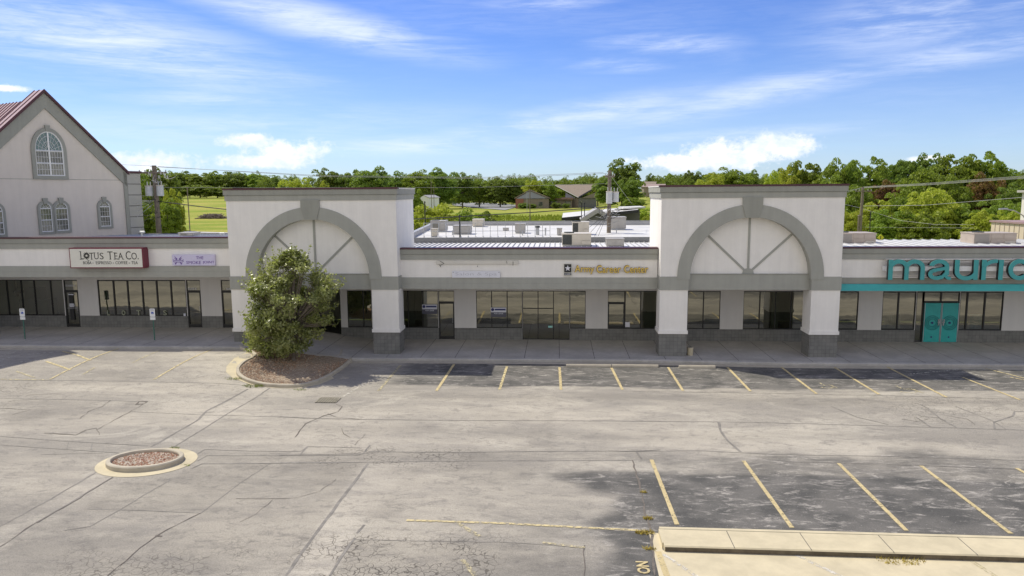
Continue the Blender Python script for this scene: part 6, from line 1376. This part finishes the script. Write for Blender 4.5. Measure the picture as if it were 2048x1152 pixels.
# far houses right of the tallest tree
for k, (x0, x1, yr, ye, yb, d, mt, lb) in enumerate(((1284, 1312, 363, 368, 374, 400, M_SHING, 'far tan roofed house right of the tallest tree'), (1286, 1330, 368, 374, 384, 330, simple('rose_roof', (.33, .25, .23), .9), 'nearer pinkish roofed house right of the tallest tree'))):
    a, b = dp(x0, ye, d), dp(x1, ye, d); rz = dp(x0, yr, d)[2]; bz = dp(x0, yb, d)[2]-2; o = empty('far_house', ((a[0]+b[0])/2, a[1], bz), lb, 'house'); MB().box(a[0]+.5, b[0]-.5, a[1]+.5, a[1]+8, bz, a[2]).build('wall', M_TANW, o)
    MB().prism([(a[0], a[1], a[2]), (a[0]+1, a[1]+4.5, rz), (a[0], a[1]+9, a[2])], (b[0]-a[0], 0, 0)).build('roof', mt, o)
    for u in (.3, .6): boxo('window', M_WPAINT, o, a[0]+(b[0]-a[0])*u, a[0]+(b[0]-a[0])*u+1.2, a[1]+.4, a[1]+.49, a[2]-2, a[2]-.6)
# tan metal shed at right and brown block beyond
XS_ = 35.6; YN, YFR = 10.0, 20.1; zs_ = 5.93; ts = empty('metal_shed', (XS_+4, 15, 0), 'tan ribbed metal wall of a shed behind the right shop roof', 'shed')
MB().box(XS_, XS_+9, YN, YFR, 0, zs_).build('wall', M_TANM, ts); mb = MB()
for y in np.arange(YN+.25, YFR, .62): mb.box(XS_-.03, XS_-.001, y-.03, y+.03, 3, zs_-.01)
mb.build('wall_ribs', M_HVACT, ts); MB().box(XS_-.12, XS_+9.1, YN-.1, YFR+.1, zs_+.001, zs_+.14).build('roof_trim', simple('mauve_trim', (.33, .22, .22), .6), ts)
MB().tube(YP(1928, 478, YFR-1), YP(1946, 464, YFR), .05).build('brace', M_GALV, ts)
a = YP(2045, 385, 24); pb_ = empty('tower_block', (a[0]+2, 22, 0), 'brown and cream tower corner at the right picture edge', 'building'); x_ = a[0]
MB().box(x_, x_+4, 21.5, 24, 0, a[2]).build('wall', M_WALL, pb_); MB().box(x_+.1, x_+4, 21.6, 23.9, a[2]+.20, YP(2045, 360, 24)[2]).build('upper_wall', M_BROWN, pb_); MB().box(x_-.35, x_+4, 21.3, 24.2, a[2]+.001, a[2]+.199).build('ledge', M_HVAC, pb_)
# brush pile
c = T(425, 437); o_ = MB(); rr = np.random.default_rng(9); dd = (c[1]+D)/F
for i in range(260):
    a = rr.uniform(-25, 25)*dd; h = rr.uniform(0, 1)*(9*dd)*(1-abs(a/(27*dd))**2); p = c+np.array([a, rr.uniform(-1.5, 1.5), h]); v = rr.normal(size=3)*np.array([1.2, .8, .35]); o_.tube(p-v*.7, p+v*.7, rr.uniform(.05, .14), .03, 4)
tag(o_.build('brush_pile', M_BRUSH), 'long grey brown heap of cut branches in the field', 'brush pile')
# pedestrian warning sign
c = YP(1761, 475, 16); o = empty('warning_sign', (c[0], 16, 0), 'yellow diamond walker warning sign behind the right shop roof', 'sign'); hw = 6.4*(16+D)/F
MB().prism([(c[0], 15.96, c[2]-hw), (c[0]+hw, 15.96, c[2]), (c[0], 15.96, c[2]+hw), (c[0]-hw, 15.96, c[2])], (0, .02, 0)).build('plate', M_YSIGN, o); MB().tube((c[0], 16.02, 0), (c[0], 16.02, c[2]+hw*.8), .03).build('post', M_GALV, o)
mb = MB(); mb.tube((c[0], 15.955, c[2]+.10), (c[0], 15.95, c[2]+.10), .035, n=8); mb.tube((c[0], 15.952, c[2]+.06), (c[0]-.01, 15.952, c[2]-.04), .025, n=5); mb.tube((c[0]-.01, 15.952, c[2]-.04), (c[0]-.06, 15.952, c[2]-.14), .014, n=4); mb.tube((c[0]-.01, 15.952, c[2]-.04), (c[0]+.05, 15.952, c[2]-.14), .014, n=4); mb.build('walker_symbol', M_BLACK, o)

# ------------------------------------------------------------------ poles and wires
def upole(xt, yt, xb, yb, d, label, rad=.17, arm=1.1, tanks=(), insul=True):
    t = dp(xt, yt, d); b = dp(xb, yb, d); v = (t-b); zt = t[2]; gz = terr(b[0], b[1]); base = np.array([b[0], b[1], gz])
    o = empty('utility_pole', base, label, 'utility pole', 'wooden power poles'); MB().tube(base, t, rad*1.15, rad*.8, 10).build('shaft', M_WOOD, o)
    mb = MB(); z = zt-.45*rad/.17; mb.box(t[0]-arm, t[0]+arm, t[1]-rad-.10, t[1]-rad, z-.06, z+.06); ca = mb.build('crossarm', M_WOOD, o)
    mb = MB()
    for s in (-.95, -.55, .55, .95): mb.tube((t[0]+s*arm, t[1]-rad-.05, z+.061), (t[0]+s*arm, t[1]-rad-.05, z+.2), .04, n=6)
    mb.build('insulators', M_CER, ca)
    for (x0, x1, y0, y1) in tanks:
        a, b2 = dp(x0, y1, d), dp(x1, y0, d); cx = (a[0]+b2[0])/2; rr_ = (b2[0]-a[0])/2; cy = t[1]-.1 if abs(cx-t[0]) > rr_ else t[1]-rad-rr_
        tk = MB().tube((cx, cy, a[2]), (cx, cy, b2[2]), rr_, n=18).build('transformer', M_TANK, o, smooth=False); MB().tube((cx, cy, b2[2]+.001), (cx, cy, b2[2]+.07), rr_*1.08, n=18).build('lid', M_HVACP, tk)
        MB().tube((cx-.1, cy, b2[2]+.07), (cx-.12, cy, b2[2]+.35), .04, n=6).tube((cx+.12, cy, b2[2]+.07), (cx+.14, cy, b2[2]+.35), .04, n=6).build('bushing', M_CER, tk)
    return o, t
pA, tA = upole(308, 331, 319, 470, 52, 'weathered pole with two transformers, left beside gabled building', .20, 1.05, ((294, 306, 373, 392), (316, 327.5, 372, 392)))
pB, tB = upole(1219.5, 341, 1216.5, 475, 54.5, 'wooden pole with two transformers right of the winged hall', .17, .35, ((1211.5, 1224, 384, 407), (1224.5, 1237.5, 385, 404)))
pC, tC = upole(1726, 374, 1719, 466, 82, 'pole with crossarm behind the roof right of the right tower', .17, .85)
def splices(o, tx, ty, d, seed, n=26, h=40):
    rr = np.random.default_rng(seed); mb = MB()
    for i in range(n):
        a = dp(tx+rr.normal(0, 9), ty+rr.uniform(-h*.4, h*.6), d+rr.uniform(-.4, .4)); v = rr.normal(size=3)*np.array([.35, .15, .2]); mb.path([a, a+v*.5+np.array([0, 0, -.08]), a+v], .018, 4)
    mb.build('cable_loops', M_WIREL if seed % 2 else M_WIRE, o)
splices(pA, 312, 352, 51.6, 1, 16, 24); splices(pA, 306, 410, 51.6, 2, 26, 50); splices(pB, 1217, 430, 54.2, 3, 26, 34); splices(pB, 1214, 425, 54.1, 4, 16, 30)
bx = dp(315, 346, 51.5)
mb = MB()
for (x, y) in ((298, 350), (301, 353), (322, 349), (328, 350), (318, 357), (330, 356), (335, 357)): a = dp(x, y, 51.7); mb.tube(a, a+np.array([.0, 0, .22]), .05, n=6)
mb.build('fuse_cutouts', M_CER, pA)
def wire(name, pts, r, mat, label, group=None, sag=0.0):
    """pts: list of (x,y,d) ; straight or sagging span"""
    P = [dp(*p) for p in pts]; out = []
    for a, b in zip(P[:-1], P[1:]):
        for k in range(10): t = k/10; q = a+(b-a)*t; q[2] -= sag*4*t*(1-t); out.append(q)
    out.append(P[-1]); o = MB().path(out, r, 5).build(name, mat); tag(o, label, 'wire', group or 'overhead wires'); return o
wire('power_line', [(300, 333, 52), (640, 351, 53), (960, 355, 54), (1207, 345, 54.5)], .013, M_WIREL, 'upper pale wire between the two transformer poles')
wire('power_line', [(316, 333, 52), (640, 353, 53), (960, 357, 54), (1214, 347, 54.5)], .013, M_WIREL, 'second pale wire just below the upper one between the poles')
wire('power_line', [(308, 375, 52), (640, 375, 53), (940, 375, 54), (1217, 367, 54.5)], .009, M_WIREL, 'thin grey wire at treetop height over the school yard')
wire('service_cable', [(311, 402, 52), (400, 413, 51), (455, 419, 50), (640, 436, 49), (823, 438.5, 49), (920, 433, 49.5), (1060, 425, 51), (1217, 414, 54)], .035, M_WIRE, 'thick black cable crossing over the flat roof railing')
wire('service_cable', [(273, 402, 53), (311, 402, 52)], .03, M_WIREL, 'short pale cable from gabled building to the left pole')
wire('power_line', [(238, 329, 60), (306, 332, 52)], .012, M_WIREL, 'wire from left pole top passing behind the gable')
wire('guy_wire', [(1222, 352, 54), (1264, 408, 60)], .012, M_WIREL, 'slanting guy wire right of the transformer pole')
for k, (y0, y1) in enumerate(((374, 353), (375, 355.5), (376, 357.5))): wire('power_line', [(1726, y0, 82), (1850, (y0+y1)/2+3.5, 74), (2090, y1-4, 60)], .018, M_WIREL, ('topmost', 'middle', 'lowest')[k]+' of three bundled wires rising right from the right pole')
wire('power_line', [(1724, 412, 82), (1850, 410.5, 74), (2080, 392, 60)], .022, M_WIREL, 'single wire below the bundle, rising right from the right pole')
wire('power_line', [(1686, 408, 90), (1722, 416, 82), (1800, 441, 78), (1870, 449, 74), (1948, 449, 70)], .014, M_WIREL, 'sagging wire from the right pole to the tan shed')
wire('power_line', [(1690, 454, 84), (1800, 455, 80), (1948, 456, 72)], .01, M_WIREL, 'lowest thin wire above the white roof at right')
for k, (x0, y0) in enumerate(((1690, 383), (1690, 386))): wire('power_line', [(x0, y0, 90), (1726, 375, 82)], .016, M_WIREL, ('upper' if k == 0 else 'lower')+' short wire between the right tower edge and the right pole')
for k, (xa, ya, xb, yb) in enumerate(((273, 415, 303, 402), (274, 424, 304, 404), (273, 408, 302, 401), (274, 434, 306, 408))): wire('service_drop', [(xa, ya, 48), (xb, yb, 52)], .014, M_WIREL, ('second', 'third', 'highest', 'lowest')[k]+' of four service wires between corner pier and left pole')
for k, (xa, ya) in enumerate(((1180, 466), (1188, 474), (1194, 478), (1178, 455))): wire('service_drop', [(xa, ya, 50), (1215, 427, 54)], .014, M_WIRE, ('second', 'third', 'rightmost', 'leftmost')[k]+' of four dark drop wires falling from the right transformer pole')
def post(x, yt, yb, d, r, mat, label, name='post'):
    a, b = dp(x, yb, d), dp(x, yt, d); o = MB().tube((a[0], a[1], min(a[2], terr(a[0], a[1]))), (a[0], a[1], b[2]), r, n=7); o.tube((a[0], a[1], b[2]), (a[0], a[1], b[2]+.12), r*1.6, r*.8, 7); return tag(o.build(name, mat), label, 'post')
post(920, 433, 482, 49.2, .05, M_BLACK, 'black mast carrying the thick cable over the flat roof'); post(850.5, 405, 450, 70, .06, M_BLACK, 'black thin post in front of the lime bush'); post(378, 375, 432, 150, .11, M_WOOD, 'thin bare pole standing in the field')
post(1060, 380, 425, 150, .10, M_WOOD, 'thin wooden pole in front of the low gabled wing'); post(1054, 384, 412, 200, .06, M_GALV, 'short metal lamp mast beside the wooden pole'); post(863, 364, 402, 190, .08, M_WOOD, 'thin grey pole behind the white shed, left one'); post(868, 372, 402, 190, .07, M_WOOD, 'thin grey pole behind the white shed, right one'); post(1739, 425, 466, 85, .05, M_BLACK, 'dark thin post right of the right power pole'); post(1716, 432, 466, 82, .10, M_WOOD, 'short leaning pole stub left of the right power pole')
# street lamp arm
a = dp(2048, 433, 64); o = empty('street_lamp', (dp(2050, 480, 64)[0], a[1], 0), 'street lamp head on curved arm at the right edge', 'street lamp')
MB().path([dp(2052, 470, 64), dp(2052, 440, 64), dp(2046, 431, 64), dp(2028, 421, 64), dp(2014, 419, 64)], .05, 6).build('arm', M_GALV, o); p = dp(2007, 419.5, 64); MB().prism([p+np.array([-.35, -.12, 0]), p+np.array([.3, -.12, .03]), p+np.array([.3, .12, .03]), p+np.array([-.35, .12, 0])], (0, 0, .12)).build('lamp_head', M_GALV, o)
p2 = dp(2052, 470, 64); MB().tube((p2[0], p2[1], 0), (p2[0], p2[1], p2[2]), .08).build('pole', M_GALV, o)

for o in list(bpy.data.objects):
    if o.parent is None and o.type == 'MESH' and 'kind' not in o and 'label' not in o: print('UNLABELLED', o.name)
